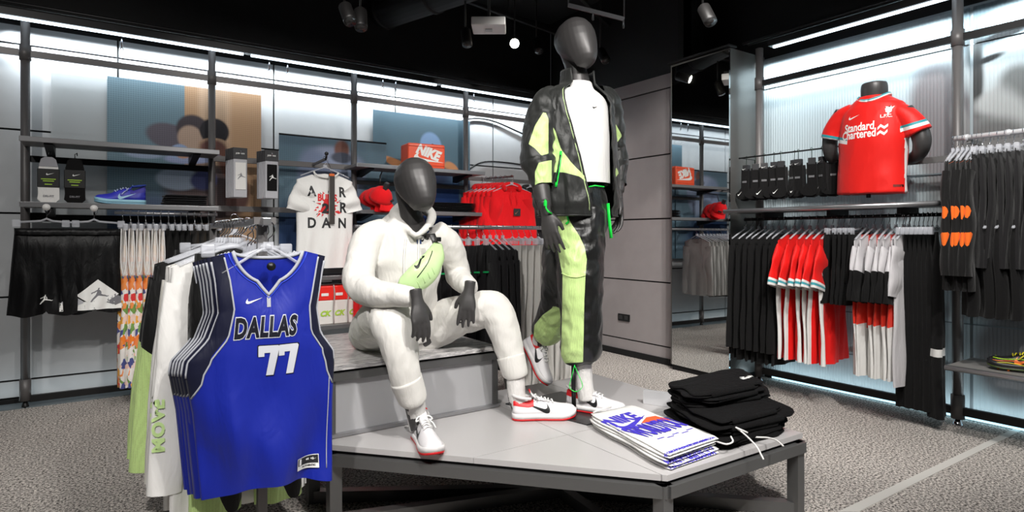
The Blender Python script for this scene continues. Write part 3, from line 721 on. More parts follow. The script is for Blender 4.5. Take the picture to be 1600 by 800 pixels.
def hook_mb():
    return MB().tube([(0, 0, -.085), (0, 0, -.045), (.012, 0, -.035), (.020, 0, -.018), (.018, 0, .0), (.008, 0, .014), (-.006, 0, .016), (-.016, 0, .006), (-.018, 0, -.004)], .0022, 6)
def shoulder_hanger_mb(w_=.20, drop=.05):
    mb = MB(); P = [(-w_, 0, -.105-drop), (-w_*.6, 0, -.098-drop*.45), (-.03, 0, -.085), (0, 0, -.078), (.03, 0, -.085), (w_*.6, 0, -.098-drop*.45), (w_, 0, -.105-drop)]
    mb.tube(catmull(P, 3), .009, 6, flat=.6); mb.tube([(0, 0, -.078), (0, 0, -.06)], [.014, .008], 6); mb.box((-.016, -.006, -.085), (.016, .006, -.055)); return mb
def clip_hanger_mb(w_=.15):
    mb = MB(); mb.tube([(-w_, 0, -.095), (-.03, 0, -.085), (0, 0, -.07), (.03, 0, -.085), (w_, 0, -.095)], .008, 6)
    for s_ in (-1, 1): mb.box((s_*w_-.022, -.013, -.125), (s_*w_+.022, .013, -.078), bev=.005)
    return mb
HM = {}
def hanger(kind, x, y, z, rz, label, group, wd=None, parent=None):
    key = (kind, wd)
    if key not in HM:
        body = (shoulder_hanger_mb(wd or .2) if kind == 'top' else clip_hanger_mb(wd or .15)).mesh('hanger_body', hang_m)
        HM[key] = (body, hook_mb().mesh('hook', chrome_m))
    o = thing('clothes_hanger', label, 'hanger', (x, y, z), rz, group)
    link('body', HM[key][0], o); link('hook', HM[key][1], o); return o

def W_label(i, n, what, where): return '%s %s of the row %s' % (ORD[i], what, where)
def rack_row(meshes, name, cat, spots, labels, group, kind='top', hlabels=None, hgroup=None, hwd=None, jit=.06, extra=None, zoff=0):
    """one garment and one hanger per spot (x, y, z, rz)"""
    rnd = random.Random(hash(name+group) % 1000 if False else len(group)*7+len(spots))
    for i, (x, y, z, rz) in enumerate(spots):
        r = rz+rnd.uniform(-jit, jit); me = meshes[i % len(meshes)]
        o = bpy.data.objects.new(name, me); COL.objects.link(o); o.location = (x, y, z+zoff); o.rotation_euler = (rnd.uniform(-.01, .01), 0, r)
        tag(o, labels[i], cat, group)
        if extra: extra(o, i)
        hanger(kind, x, y, z, r, short('hanger of '+labels[i]) if hlabels is None else hlabels[i], 'hangers of '+group, hwd)
def lin(a, b_, n): return [lerp(a, b_, i/(n-1)) if n > 1 else a for i in range(n)]
PERP_L = PI/2      # garment width runs along Y (hung on a rod along X)
def labs(n, what, order, of): return ['%s, %s %s %s' % (what, ORD[i], order, of) for i in range(n)]

blk = fabric('black_jersey', (.048,.045,.048), .9, .05); blk2 = fabric('charcoal_fleece', (.115,.11,.12), .95, .12); blk3 = fabric('soft_black', (.085,.08,.088), .8, .1)
blksh = fabric('black_shiny_nylon', (.055,.055,.06), .42, 0, .6)
whi = fabric('white_cotton', (.90,.895,.885), .9, .1); whi2 = fabric('off_white_fleece', (.86,.85,.83), .95, .2, .6)
redh = fabric('red_fleece', (.86,.07,.10), .9, .1); redf = fabric('bright_red_polyester', (.90,.10,.09), .6, .05)
oli = fabric('dark_olive_fleece', (.16,.135,.11), .95, .1); grey_s = fabric('grey_marl', (.62,.61,.60), .95, .2)

# ---- BAY 1: shorts on pegs
def shorts_mb(seed):
    mb = MB(); w_ = .165
    hw = lambda v: lerp(w_, .205, v)
    def hem(s_): return .010*math.cos(s_*PI*2)-.004+(.02 if abs(s_) < .05 else 0)
    sheet2(mb, hw, lambda x: -.135, lambda x: -.135, .70, .035, 30, 22, 5, .012, seed, foldtop=0, hemf=hem)
    return mb
peg_m = whitep_m
for i, (px, lab) in enumerate([(73, 'black basketball shorts with a small white emblem, far left'), (147, 'black shorts with a white diamond panel and emblem at the hem')]):
    p = onY(px, 332, 5.0); z = 1.385
    pg = thing('peg_hook', ['steel peg holding the plain black shorts', 'steel peg holding the shorts with the diamond'][i], 'hook', (p.x, 5.36, z-.02), 0)
    MB().tube([(p.x, 5.39, z-.03), (p.x, 5.04, z-.016), (p.x, 4.985, z-.012), (p.x, 4.98, z)], .006, 8).build('arm', chrome_m, pg)
    MB().tube([(p.x, 4.976, z+.005), (p.x, 4.966, z+.005)], .022, 14).build('disc', whitep_m, pg)
    x = p.x; sh = shorts_mb(3+i*4)
    if i == 1:
        # white hem band and diamond with grey facets
        pass
    o = thing('shorts', lab, 'shorts', (x, 5.0, z), -.06 if i == 0 else .05)
    body = sh.build('cloth', blksh, o, world=False); b = bvh(sh)
    wb = MB(); sheet2(wb, lambda v: .168, lambda x: -.133, lambda x: -.133, .175, .0375, 30, 3, 40, .0018, 1, foldtop=-3); wb.build('waistband', blksh, o, world=False)
    wp = M('print_white', (.93,.93,.92), .6)
    if i == 0: print_on('emblem', jump(.055), (-.005, -.06, -.60), (1, 0, 0), (0, 0, 1), wp, b, o)
    else:
        gp = M('print_grey', (.45,.45,.47), .6); lg = M('print_pale_grey', (.72,.72,.74), .6)
        print_on('hem_band', poly2d([(-.19,-.03),(.19,-.03),(.19,.03),(.13,.028),(.0,.0),(-.13,.028),(-.19,.03)]), (0, -.06, -.655), (1, 0, 0), (0, 0, 1), wp, b, o)
        print_on('hem_band', poly2d([(-.19,.0),(-.12,.05),(-.05,.0),(-.12,-.03)]), (0, -.06, -.632), (1, 0, 0), (0, 0, 1), lg, b, o, off=.002)
        print_on('hem_band', poly2d([(.19,.0),(.12,.05),(.05,.0),(.12,-.03)]), (0, -.06, -.632), (1, 0, 0), (0, 0, 1), gp, b, o, off=.002)
        print_on('diamond', poly2d([(-.12,0),(0,.105),(.12,0),(0,-.09)]), (.02, -.06, -.585), (1, 0, 0), (0, 0, 1), wp, b, o, off=.0026)
        print_on('emblem', jump(.085), (.02, -.06, -.585), (1, 0, 0), (0, 0, 1), gp, b, o, off=.0034)
    print_on('size_tag', poly2d([(-.03,-.014),(.03,-.014),(.03,.014),(-.03,.014)]), (.10, -.07, -.155), (1, 0, 0), (0, 0, 1), M('tag_dark', (.2,.2,.2), .5), b, o, off=.005)
    hanger('clip', x, 5.0, z, 0, ['clear clip hanger of the plain black shorts', 'clear clip hanger of the shorts with the diamond'][i], 'clip hangers of the shorts', .155)

# ---- BAY 1: leggings and joggers on the rod
def pattern_mat():
    m = fabric('confetti_print', (.9,.88,.86), .7); nt = m.node_tree; b = nt.nodes['Principled BSDF']
    tc = nt.nodes.new('ShaderNodeTexCoord'); v = nt.nodes.new('ShaderNodeTexVoronoi'); v.inputs['Scale'].default_value = 26; v.distance = 'CHEBYCHEV'
    mp = nt.nodes.new('ShaderNodeMapping'); mp.inputs['Scale'].default_value = (1, 1, .8); mp.inputs['Rotation'].default_value = (.4, .5, .3)
    nt.links.new(tc.outputs['Object'], mp.inputs[0]); nt.links.new(mp.outputs[0], v.inputs['Vector'])
    sp = nt.nodes.new('ShaderNodeSeparateColor'); nt.links.new(v.outputs['Color'], sp.inputs[0])
    r = nt.nodes.new('ShaderNodeValToRGB'); r.color_ramp.interpolation = 'CONSTANT'; e = r.color_ramp.elements
    cols = [(.92,.90,.88),(.93,.50,.16),(.92,.90,.88),(.86,.22,.22),(.95,.68,.24),(.92,.9,.88),(.30,.32,.55),(.93,.56,.3),(.92,.9,.88),(.45,.60,.30),(.93,.8,.75)]
    e[0].color = srgb(cols[0]); e[1].position = .09; e[1].color = srgb(cols[1])
    for i, c in enumerate(cols[2:]): q = e.new(.18+i*.09); q.color = srgb(c)
    nt.links.new(sp.outputs[0], r.inputs[0])
    s3 = nt.nodes.new('ShaderNodeSeparateXYZ'); nt.links.new(tc.outputs['Object'], s3.inputs[0])
    gt_ = nt.nodes.new('ShaderNodeMapRange'); gt_.inputs['From Min'].default_value = -.46; gt_.inputs['From Max'].default_value = -.38; gt_.inputs['To Max'].default_value = .85; nt.links.new(s3.outputs[2], gt_.inputs['Value'])
    mx = nt.nodes.new('ShaderNodeMix'); mx.data_type = 'RGBA'; mx.inputs['B'].default_value = srgb((.93,.91,.89)); nt.links.new(gt_.outputs[0], mx.inputs['Factor']); nt.links.new(r.outputs[0], mx.inputs['A'])
    nt.links.new(mx.outputs['Result'], b.inputs['Base Color']); return m
conf = pattern_mat()
def legmesh(name, mats, **k): return pantsmb(**k).mesh(name, mats)
pm = [legmesh('patterned_leggings', conf, w_=.15, L=1.12, t=.022, cuff=.07, seed=s, fold2=True, amp=.010) for s in (1, 5, 9)]
xs = lin(.13, .36, 6)
rack_row(pm, 'patterned_leggings', 'leggings', [(x, 5.04, 1.365, PERP_L+.12) for x in xs],
    labs(6, 'orange and white patterned leggings', 'from left of', 'six'), 'patterned leggings', 'clip', jit=.03, hwd=.10)
# white mesh laundry straps hanging over the leggings
for i, x in enumerate(xs):
    o = MB().tube(catmull([(x-.012, 4.945, 1.25), (x-.016, 4.93, 1.05), (x, 4.925, .93), (x+.018, 4.93, 1.05), (x+.012, 4.945, 1.25)], 5), .0065, 6, flat=.6).build('drawcord', whi)
    tag(o, 'long white drawcord loop on the patterned leggings, %s from the left' % ORD[i], 'cord', 'white drawcords')
lm = [legmesh('black_joggers', blk, w_=.17, L=1.0, seed=s, fold2=True, amp=.009) for s in (2, 7, 11)]
rack_row(lm, 'black_joggers', 'trousers', [(x, 5.04, 1.365, PERP_L+.1) for x in lin(.41, .53, 4)], labs(4, 'plain black joggers', 'from left of', 'four in the left bay'), 'black joggers in the left bay', 'clip', jit=.03, hwd=.12)
lm = [legmesh('olive_joggers', oli, w_=.18, L=.95, seed=s, fold2=True, amp=.010) for s in (3, 8)]
rack_row(lm, 'olive_joggers', 'trousers', [(x, 5.04, 1.365, PERP_L+.1) for x in lin(.58, .72, 4)], labs(4, 'dark olive joggers', 'from left of', 'four by the second pole'), 'olive joggers', 'clip', jit=.03, hwd=.12)

# ---- BAY 2: white tee facing out
def tee_piece():
    z = 1.85; p = onY(507, 300, 5.02); x = p.x
    mb = topmb(w_=.225, L=.80, t=.05, slw=.115, sll=.19, sle=.10, ang=.62, drop=.07, neck=.10, nd=.045, seed=2, folds=4, amp=.012, hz=-.115, nx=34, nz=34)
    o = thing('printed_tee', 'white T-shirt printed with big black letters round a red emblem', 'shirt', (x, 5.0, z), -.04)
    mb.build('cloth', whi, o, world=False); b = bvh(mb)
    nk = MB()
    pts = [(.10*math.cos(a), -.028*(1 if True else 0)-.004, -.118-.045*math.sin(a)) for a in lin(0, PI, 17)]
    nk.tube(pts, .008, 8); nk.build('collar', whi, o, world=False)
    ink = M('ink_black', (.10,.10,.11), .6); rd = M('ink_red', (.85,.12,.13), .6); U, V = (1, 0, 0), (0, 0, 1)
    m1 = MB()
    cx0 = .005
    for ch, dx, dz in (('A', -.125, -.285), ('I', -.045, -.285), ('R', .125, -.285), ('J', -.125, -.41), ('O', -.045, -.40), ('R', .13, -.415), ('D', -.125, -.545), ('A', -.01, -.545), ('N', .125, -.545)):
        if ch in 'IJO': continue
        print_on('letter', place2d(text2d(ch, .115, .004), .82, 1.0), (cx0+dx, -.1, dz), U, V, ink, b, o)
    m2 = MB()
    print_on(m2, place2d(text2d('BULLS', .062, .003), .95, 1.25), (cx0, -.1, -.335), U, V, rd, b)
    rnd = random.Random(4)
    for k in range(22):
        a = rnd.uniform(0, 2*PI); r = rnd.uniform(.05, .10); c, s_ = math.cos(a), math.sin(a); q = rnd.uniform(.02, .045)
        print_on(m2, poly2d([(c*r-s_*.008, s_*r*1.1+c*.008), (c*(r+q), s_*(r+q)*1.1), (c*r+s_*.009, s_*r*1.1-c*.009)]), (cx0, -.1, -.395), U, V, rd, b)
    print_on(m2, poly2d([(-.06,-.05),(-.02,.06),(.05,.05),(.07,-.03),(.0,-.07)]), (cx0, -.1, -.40), U, V, rd, b, off=.0012)
    m2.build('emblem', rd, o, world=False)['kind'] = 'stuff'
    m3 = MB(); print_on(m3, place2d(text2d('23', .105, .006), 1.0), (cx0+.01, -.1, -.425), U, V, ink, b, off=.003)
    for k in range(9):
        a = rnd.uniform(0, 2*PI); r = .105; c, s_ = math.cos(a), math.sin(a)
        print_on(m3, poly2d([(c*r-s_*.004, s_*r+c*.004), (c*(r+.022), s_*(r+.022)), (c*r+s_*.004, s_*r-c*.004)]), (cx0, -.1, -.395), U, V, ink, b)
    m3.build('number', ink, o, world=False)['kind'] = 'stuff'
    # folded sleeve cuffs
    hanger('top', x, 5.0, z, -.04, 'clear hanger holding the printed white tee', 'hanger of the tee', .2)
    # arm with knob
    a = thing('waterfall_arm', 'steel arm with black ball end above the white tee', 'hook', (x, 5.36, 1.83))
    MB().beam((x-.0, 5.37, 1.83), (x, 4.99, 1.842), .014, .02).build('bar', steel_m, a)
    MB().tube([(x, 4.99, 1.84), (x, 4.97, 1.858), (x, 4.965, 1.88)], .009, 8).build('tip', blackp_m, a)
    bm = bmesh.new(); bmesh.ops.create_uvsphere(bm, u_segments=12, v_segments=8, radius=.017); MB().bm(bm, 0, True, Matrix.Translation((x, 4.965, 1.885))).build('ball', blackp_m, a); bm.free()
    # long narrow product tag / strap hanging in front
    s_ = thing('strap_tag', 'long dark narrow tag with an orange top hanging over the white tee', 'tag', (x+.025, 4.9, 1.70))
    MB().box((x+.000, 4.905, 1.30), (x+.050, 4.912, 1.715), bev=.002).build('card', M('tag_charcoal', (.20,.18,.17), .5), s_)
    MB().box((x+.004, 4.902, 1.695), (x+.046, 4.905, 1.715)).build('orange_band', M('tag_orange', (.85,.40,.15), .5), s_)
    MB().box((x+.002, 4.902, 1.32), (x+.006, 4.905, 1.69)).build('edge_stripe', M('tag_pale', (.6,.58,.56), .5), s_)
    MB().tube([(x+.025, 4.908, 1.715), (x+.02, 4.95, 1.79), (x+.0, 4.99, 1.85)], .002, 5).build('cord', chrome_m, s_)
tee_piece()
# boxed socks on pegs, bay 2
def sock_box(px, lab, face, z_=1.83, n=6):
    p = onY(px, 262, 5.02); x = p.x
    g = thing('peg_hook', 'steel peg behind the '+lab[:40], 'hook', (x, 5.36, z_)); MB().tube([(x, 5.39, z_), (x, 5.0, z_+.01), (x, 4.99, z_+.03)], .005, 8).build('arm', chrome_m, g)
    for k in range(n):
        y = 5.02+k*.028; xx = x-.006*k
        o = thing('sock_box', (lab if k == 0 else '%s pack behind the front %s' % (ORD[k], lab.split(' with')[0])), 'socks', (xx, y, z_), 0, lab.split(',')[0]+' stack')
        MB().box((xx-.052, y-.009, z_-.035), (xx+.052, y+.009, z_+.055), bev=.002).build('header_card', M('card_dark', (.17,.17,.18), .5), o)
        MB().box((xx-.050, y-.012, z_-.33), (xx+.050, y+.012, z_-.033), bev=.006).build('clear_sleeve', M('wrapped_socks', (.72,.72,.74), .25), o)
        if k == 0:
            f = MB().box((xx-.036, y-.017, z_-.27), (xx+.040, y-.012, z_-.06), bev=.002); f.build('sock', face, o)
            print_on('emblem', jump(.045), (xx+.002, y-.018, z_-.165), (1, 0, 0), (0, 0, 1), M('print_mid', (.5,.5,.52), .5) if face is whi else M('print_white'), None, o, world=True)
            print_on('title', place2d(text2d('JORDAN', .016, .0006)), (xx, y-.0095, z_+.01), (1, 0, 0), (0, 0, 1), M('print_white'), None, o, world=True)
sock_box(375, 'white boxed socks with a dark header, left peg', whi)
sock_box(424, 'black boxed socks with a dark header, right peg', blk)
# hanging sock packs, bay 1
for px, col, lab in ((76, 'w', 'white socks in a black band hanging at the left'), (117, 'b', 'black socks hanging right of the white pair')):
    p = onY(px, 280, 5.12); x = p.x; z = 1.43
    o = thing('sock_pack', lab, 'socks', (x, 5.12, z))
    m_ = whi if col == 'w' else blk
    prof = [(-.055,.06),(-.06,.02),(-.04,.0),(.04,.0),(.06,.02),(.058,.10),(.052,.24),(.040,.29),(.02,.305),(-.02,.305),(-.040,.29),(-.052,.24),(-.057,.1)]
    MB().prism([(x+a, z+b_) for a, b_ in prof], 5.105, 5.135, axis='y').build('sock', m_, o)
    if col == 'w': MB().prism([(x+a, z+b_) for a, b_ in [(-.052,.24),(.052,.24),(.040,.29),(.02,.305),(-.02,.305),(-.040,.29)]], 5.102, 5.138, axis='y').build('toe', M('sock_grey', (.6,.6,.62), .8), o)
    MB().box((x-.060, 5.10, z+.10), (x+.060, 5.14, z+.225), bev=.004).build('band', M('band_black', (.07,.07,.07), .5), o)
    print_on('logo', swoosh(.045), (x+.01, 5.099, z+.19), (1, 0, 0), (0, 0, 1), M('print_white'), None, o, world=True)
    for k, (dz, wd) in enumerate(((.155, .08), (.142, .06), (.12, .04))): print_on('text_line', poly2d([(-wd/2, -.003), (wd/2, -.003), (wd/2, .003), (-wd/2, .003)]), (x, 5.099, z+dz), (1, 0, 0), (0, 0, 1), M('print_lime', (.65,.8,.25), .6), None, o, world=True)
    print_on('title', place2d(text2d('DRI-FIT', .018, .0005)), (x, 5.104, z+.04), (1, 0, 0), (0, 0, 1), M('print_mid', (.5,.5,.52), .5), None, o, world=True)
    MB().tube([(x, 5.12, z+.30), (x, 5.12, z+.335), (x+.012, 5.13, z+.345), (x+.012, 5.15, z+.33)], .003, 6).build('hook', blackp_m, o)

# ---- BAY 3/4: red caps, hoodies
def cap_mb():
    mb = MB(); R_ = .085; rings = []
    for j in range(9):
        a = (j/8)*PI/2*.97; r = R_*math.cos(a)*(1 if j else 1.0); z = .105*math.sin(a)**.9
        rings.append([(r*1.08*math.cos(2*PI*k/20), r*.95*math.sin(2*PI*k/20), z) for k in range(20)])
    mb.loft(rings, cap=True)
    P = []; n = 15     # peak
    for j in range(5):
        q = j/4; ring = []
        for k in range(n):
            a = -PI*.36+PI*.72*k/(n-1); rr = 1.0+q*.62*math.cos(a*1.05)
            ring.append((R_*1.05*math.cos(a)*(rr), R_*.95*math.sin(a)*(1+.12*q), .004-.022*q+.018*(math.sin(a)**2)*-q))
        P.append(ring)
    mb.loft(P, cap=False, closed=False)
    P2 = [[(x, y, z-.004) for x, y, z in r] for r in P]; mb.loft(P2, cap=False, closed=False)
    return mb
capme = cap_mb().mesh('crown', redh)
for k, (px, py, y) in enumerate([(594, 303, 5.0), (585, 305, 5.09), (577, 308, 5.18)]):
    p = onY(px, py, y)
    o = thing('baseball_cap', ['frontmost red cap with a dark tag, hanging under the upper shelf', 'middle red cap hanging behind the front one', 'rearmost of the three hanging red caps'][k], 'cap', p-Vector((0, 0, .055)), math.radians(-62), 'red caps')
    c = link('crown', capme, o); o.rotation_euler = (math.radians(20), math.radians(25), math.radians(-40+k*4))
    o.scale = (1.15, 1.15, 1.25)
    MB().lathe([(.007, .108), (.008, .113), (.002, .116)], 8).build('button', redh, o, world=False)
    st = MB()
    if k == 0:
        MB().box((.0, -.028, .095), (.03, .012, .145), bev=.003).build('hang_tag', M('card_dark', (.17,.17,.18), .5), o, world=False)
        MB().box((.084, -.02, .03), (.1, .02, .04)).build('logo_patch', M('card_dark', (.17,.17,.18), .5), o, world=False)
hk = thing('cap_clip', 'black clip strip from which the red caps hang', 'hook', onY(603, 278, 5.0)); MB().tube([onY(594, 290, 5.0), onY(594, 275, 5.02), onY(597, 268, 5.36)], .006, 6).build('strip', blackp_m, hk)
hm = [topmb(w_=.215, L=.66, t=.06, slw=.085, sll=.56, sle=.05, ang=.22, drop=.05, neck=.09, nd=.05, seed=s, hood=True, folds=3, amp=.012).mesh('red_hoodie', redh) for s in (1, 4, 6)]
pf = onY(797, 285, 4.98)
def hood_extra(o, i):
    if i: return
    mb = MB(); y = -.075
    print_on('logo_patch', poly2d([(-.036,-.036),(.036,-.036),(.036,.036),(-.036,.036)]), (.03, y, -.36), (1, 0, 0), (0, 0, 1), M('ink_black', (.1,.1,.11), .6), None, o)
    print_on('logo', place2d(swoosh(.055), 1, rot=.5), (.03, y-.002, -.36), (1, 0, 0), (0, 0, 1), M('logo_tan', (.55,.35,.25), .6), None, o)
    for s_ in (-1, 1): MB().tube([(s_*.03, -.066, -.15), (s_*.034, -.074, -.22), (s_*.03, -.074, -.28)], .0028, 6).build('drawstring', redh, o, world=False)
rack_row(hm, 'red_hoodie', 'hoodie', [(pf.x-.022*k+(.0 if k else .02), 4.98+.055*k, 1.80, (-.25 if k == 0 else -.15+.02*k)) for k in range(7)],
    ['front red hoodie with a small black square logo, hung high in the far bay']+['%s red hoodie behind the front one with the logo' % ORD[k] for k in range(6)], 'red hoodies', 'top', jit=.03, extra=hood_extra)
am = thing('waterfall_arm', 'steel arm carrying the red hoodies', 'hook', (pf.x-.06, 5.36, 1.80)); MB().beam((pf.x-.1, 5.38, 1.80), (pf.x+.02, 4.95, 1.80), .014, .02).build('bar', chrome_m, am)
pf2 = onY(838, 300, 5.0)
rack_row([topmb(w_=.215, L=.66, t=.05, slw=.085, sll=.56, sle=.05, ang=.2, seed=9, hood=True).mesh('dark_hoodie', blk2)], 'dark_hoodie', 'hoodie', [(pf2.x, 5.1, 1.80, 0)], ['dark grey hoodie half hidden between the red hoodies and the tall mannequin'], 'dark hoodie', 'top')

# long rod behind the mannequins
RZ = 1.285; yr = 5.02
tm = [topmb(w_=.22, L=.70, t=.02, slw=.08, sll=.58, sle=.045, ang=.14, seed=s).mesh('long_sleeve_top', redh) for s in (2, 5)]
rack_row(tm, 'red_sweatshirt', 'sweatshirt', [(x, yr, RZ, PERP_L) for x in lin(1.80, 1.90, 3)], labs(3, 'red sweatshirt', 'from left of', 'three on the wall rod, mirrored'), 'red sweatshirts low', 'top')
bm_ = [topmb(w_=.22, L=.74, t=.02, slw=.085, sll=.60, sle=.045, ang=.14, seed=s).mesh('black_top', blk3) for s in (2, 5)]
rack_row(bm_, 'black_sweatshirt', 'sweatshirt', [(x, yr, RZ, PERP_L) for x in lin(1.95, 2.04, 3)], labs(3, 'black sweatshirt', 'from left of', 'three on the wall rod, mirrored'), 'black sweatshirts low', 'top')
gm = [topmb(w_=.22, L=.72, t=.02, slw=.085, sll=.60, sle=.045, ang=.14, seed=s).mesh('grey_sweatshirt', grey_s) for s in (2, 5)]
rack_row(gm, 'grey_sweatshirt', 'sweatshirt', [(x, yr, RZ, PERP_L) for x in lin(2.10, 2.40, 6)], labs(6, 'grey sweatshirt', 'from left of', 'six on the wall rod, mirrored'), 'grey sweatshirts low', 'top')

RZ = 1.262; yr = 3.62
rk = thing('floor_rack', 'free-standing steel rail behind the mannequins, full of black and white clothes', 'rack', (2.6, yr, 0))
MB().tube([(1.72, yr, RZ), (3.33, yr, RZ)], .015, 10).build('hanging_bar', lsteel_m, rk)
for x in (1.75, 3.12):
    MB().box((x-.015, yr-.015, .04), (x+.015, yr+.015, RZ)).build('post', steel_m, rk); MB().box((x-.02, yr-.2, .0), (x+.02, yr+.2, .04)).build('foot', steel_m, rk)
gl = M('label_green', (.10,.70,.38), .5)
jm = [legmesh('black_trousers', blk3, w_=.19, L=1.0, t=.020, hz=-.13, seed=s, fold2=True, amp=.012) for s in (4, 6, 13)]
def green_extra(o, i):
    MB().box((-.122, -.028, -.315), (-.108, .012, -.304)).build('green_label', gl, o, world=False, label='small green woven label')
xg = [onY(px, 400, 3.45).x for px in (696, 712, 725, 738, 752, 766)]
rack_row(jm, 'black_trousers', 'trousers', [(x, yr, RZ, PERP_L-.1) for x in xg], labs(6, 'black green-labelled trousers', 'from left of', 'six behind the seated figure'), 'black trousers with green labels', 'clip', extra=green_extra, jit=.04, hwd=.13)
xt = [onY(px, 400, 3.42).x for px in (779, 789, 799, 809)]
bt = [topmb(w_=.235, L=.86, t=.014, slw=.095, sll=.66, sle=.055, ang=.16, seed=s, drop=.06).mesh('black_sweatshirt', blk2) for s in (3, 7)]
rack_row(bt, 'charcoal_sweatshirt', 'sweatshirt', [(x, yr-.01, RZ, PERP_L-.12) for x in xt], labs(4, 'long charcoal sweatshirt', 'from left of', 'four beside the white joggers'), 'charcoal sweatshirts', 'top', jit=.03)
xw = [onY(px, 400, 3.45).x for px in (822, 832, 842, 852, 863, 875, 888, 902, 918, 932)]
wm = [legmesh('white_joggers', whi2, w_=.19, L=1.08, t=.020, hz=-.13, cuff=.07, seed=s, fold2=True, amp=.013, cuffband=.07) for s in (1, 8, 12)]
rack_row(wm, 'white_joggers', 'trousers', [(x, yr, RZ, PERP_L-.06) for x in xw], labs(10, 'off-white joggers', 'from left of', 'ten behind the tall mannequin'), 'off-white joggers', 'clip', jit=.04, hwd=.13)
# black trousers below the box, under the rod
def sdpoly(p, poly):
    x, y = p; d = 1e9; ins = False; n = len(poly)
    for i in range(n):
        ax, ay = poly[i]; bx_, by = poly[(i+1) % n]; ex, ey = bx_-ax, by-ay; wx, wy = x-ax, y-ay
        t = max(0, min(1, (wx*ex+wy*ey)/(ex*ex+ey*ey+1e-9))); dx, dy = wx-ex*t, wy-ey*t; d = min(d, dx*dx+dy*dy)
        if (ay > y) != (by > y) and x < (bx_-ax)*(y-ay)/(by-ay)+ax: ins = not ins
    return math.sqrt(d)*(1 if ins else -1)
# ================================================================ FRONT RACK WITH BLUE JERSEYS
def islands(geo):
    V, Fs = geo; par = list(range(len(V)))
    def fd(a):
        while par[a] != a: par[a] = par[par[a]]; a = par[a]
        return a
    for f in Fs:
        for i in f[1:]: par[fd(i)] = fd(f[0])
    out = {}
    for f in Fs: out.setdefault(fd(f[0]), []).append(f)
    res = []
    for fs in out.values():
        ids = sorted({i for f in fs for i in f}); mp = {a: b_ for b_, a in enumerate(ids)}
        res.append(([V[i] for i in ids], [tuple(mp[i] for i in f) for f in fs]))
    return sorted(res, key=lambda g: min(p[0] for p in g[0]))
def letters(geo, org, U, V, mat, target, parent, off=.0015, name='letter', world=False):
    for g in islands(geo): print_on(name, g, org, U, V, mat, target, parent, off=off, world=world)
RKX, RKZ = .456, 1.25
rk = thing('garment_rack', 'square steel rail rack at the front carrying the blue jerseys', 'rack', (RKX, 2.17, 0))
MB().box((RKX-.015, 2.165, 0), (RKX+.015, 2.195, RKZ+.012)).build('post', steel_m, rk)
MB().box((RKX-.015, 3.25, 0), (RKX+.015, 3.28, RKZ+.012)).build('post', steel_m, rk)
MB().box((RKX-.014, 2.10, RKZ-.014), (RKX+.014, 3.28, RKZ+.012), bev=.003).build('rail', lsteel_m, rk)
MB().box((RKX-.035, 2.13, RKZ-.010), (RKX+.035, 2.15, RKZ+.014)).build('end_plate', steel_m, rk)
MB().box((RKX-.02, 2.15, .0), (RKX+.02, 3.3, .03)).build('foot', steel_m, rk)

jersey_m = mask_fabric('blue_jersey_cloth', (.045,.125,.57), [(.04,.055,.16), (.68,.69,.72)], rough=.5, wr=.55, fold=9, spec=.4, sheen=.05)
navy_m = fabric('navy_cloth', (.04,.055,.16), .6)
trim_m = fabric('pale_grey_trim', (.66,.67,.70), .7, wr=.1)
def jersey_mb(seed=0, nx=64, nz=90, hero=True):
    Lb = .875
    zs = [-.12, -.20, -.30, -.38, -.435, -.48, -.6, -Lb]
    xr = [.185, .172, .155, .168, .212, .215, .208, .203]
    xl = [.175, .160, .150, .180, .238, .245, .225, .200]
    # v to height is linear at the sides: z = lerp(-.12, -Lb, v)
    zz = lambda v: lerp(-.122, -Lb, v)
    R_ = lambda v: float(np.interp(-zz(v), [-z for z in zs], xr)); L_ = lambda v: float(np.interp(-zz(v), [-z for z in zs], xl))
    hw = lambda v: (R_(v)+L_(v))/2; xc = lambda v: (R_(v)-L_(v))/2
    nk = .108
    def tf(x):
        a = abs(x); z = -.100-.022*max(0, (a-nk)/.08)
        if a < nk: z -= .105*(1-(a/nk)**2.2)**.75+.040*max(0, 1-a/.035)
        return z
    def tb(x):
        a = abs(x); z = -.100-.022*max(0, (a-nk)/.08)
        if a < nk: z -= .022*math.sqrt(1-(a/nk)**2)
        return z
    def attr(x, z, v, s_, side):
        e = (1-abs(s_))*hw(v)
        wv = float(np.interp(-z, [.1, .3, .45, .52, .60], [.030, .034, .05, .03, -.02]))*(1.35 if s_ < 0 else .8)
        nv = wv-e
        sd = -abs((1-abs(s_))*hw(v)-(.012+.02*max(0, (-z-.5))))+.0018 if -z > .52 else -1
        return {'m1': nv}
    mb = MB()
    sheet2(mb, hw, tf, tb, Lb, .032, nx, nz, 3, .020, seed, xc=xc, attr=attr, hemf=lambda s_: .012*math.cos(s_*2.5)-.01, foldtop=.3)
    return mb, tf, tb, hw, xc, nk, (lambda z, s_: float(np.interp(-z, [.1, .3, .45, .52, .60], [.030, .034, .05, .03, -.02]))*(1.35 if s_ < 0 else .8))
rnd = random.Random(5)
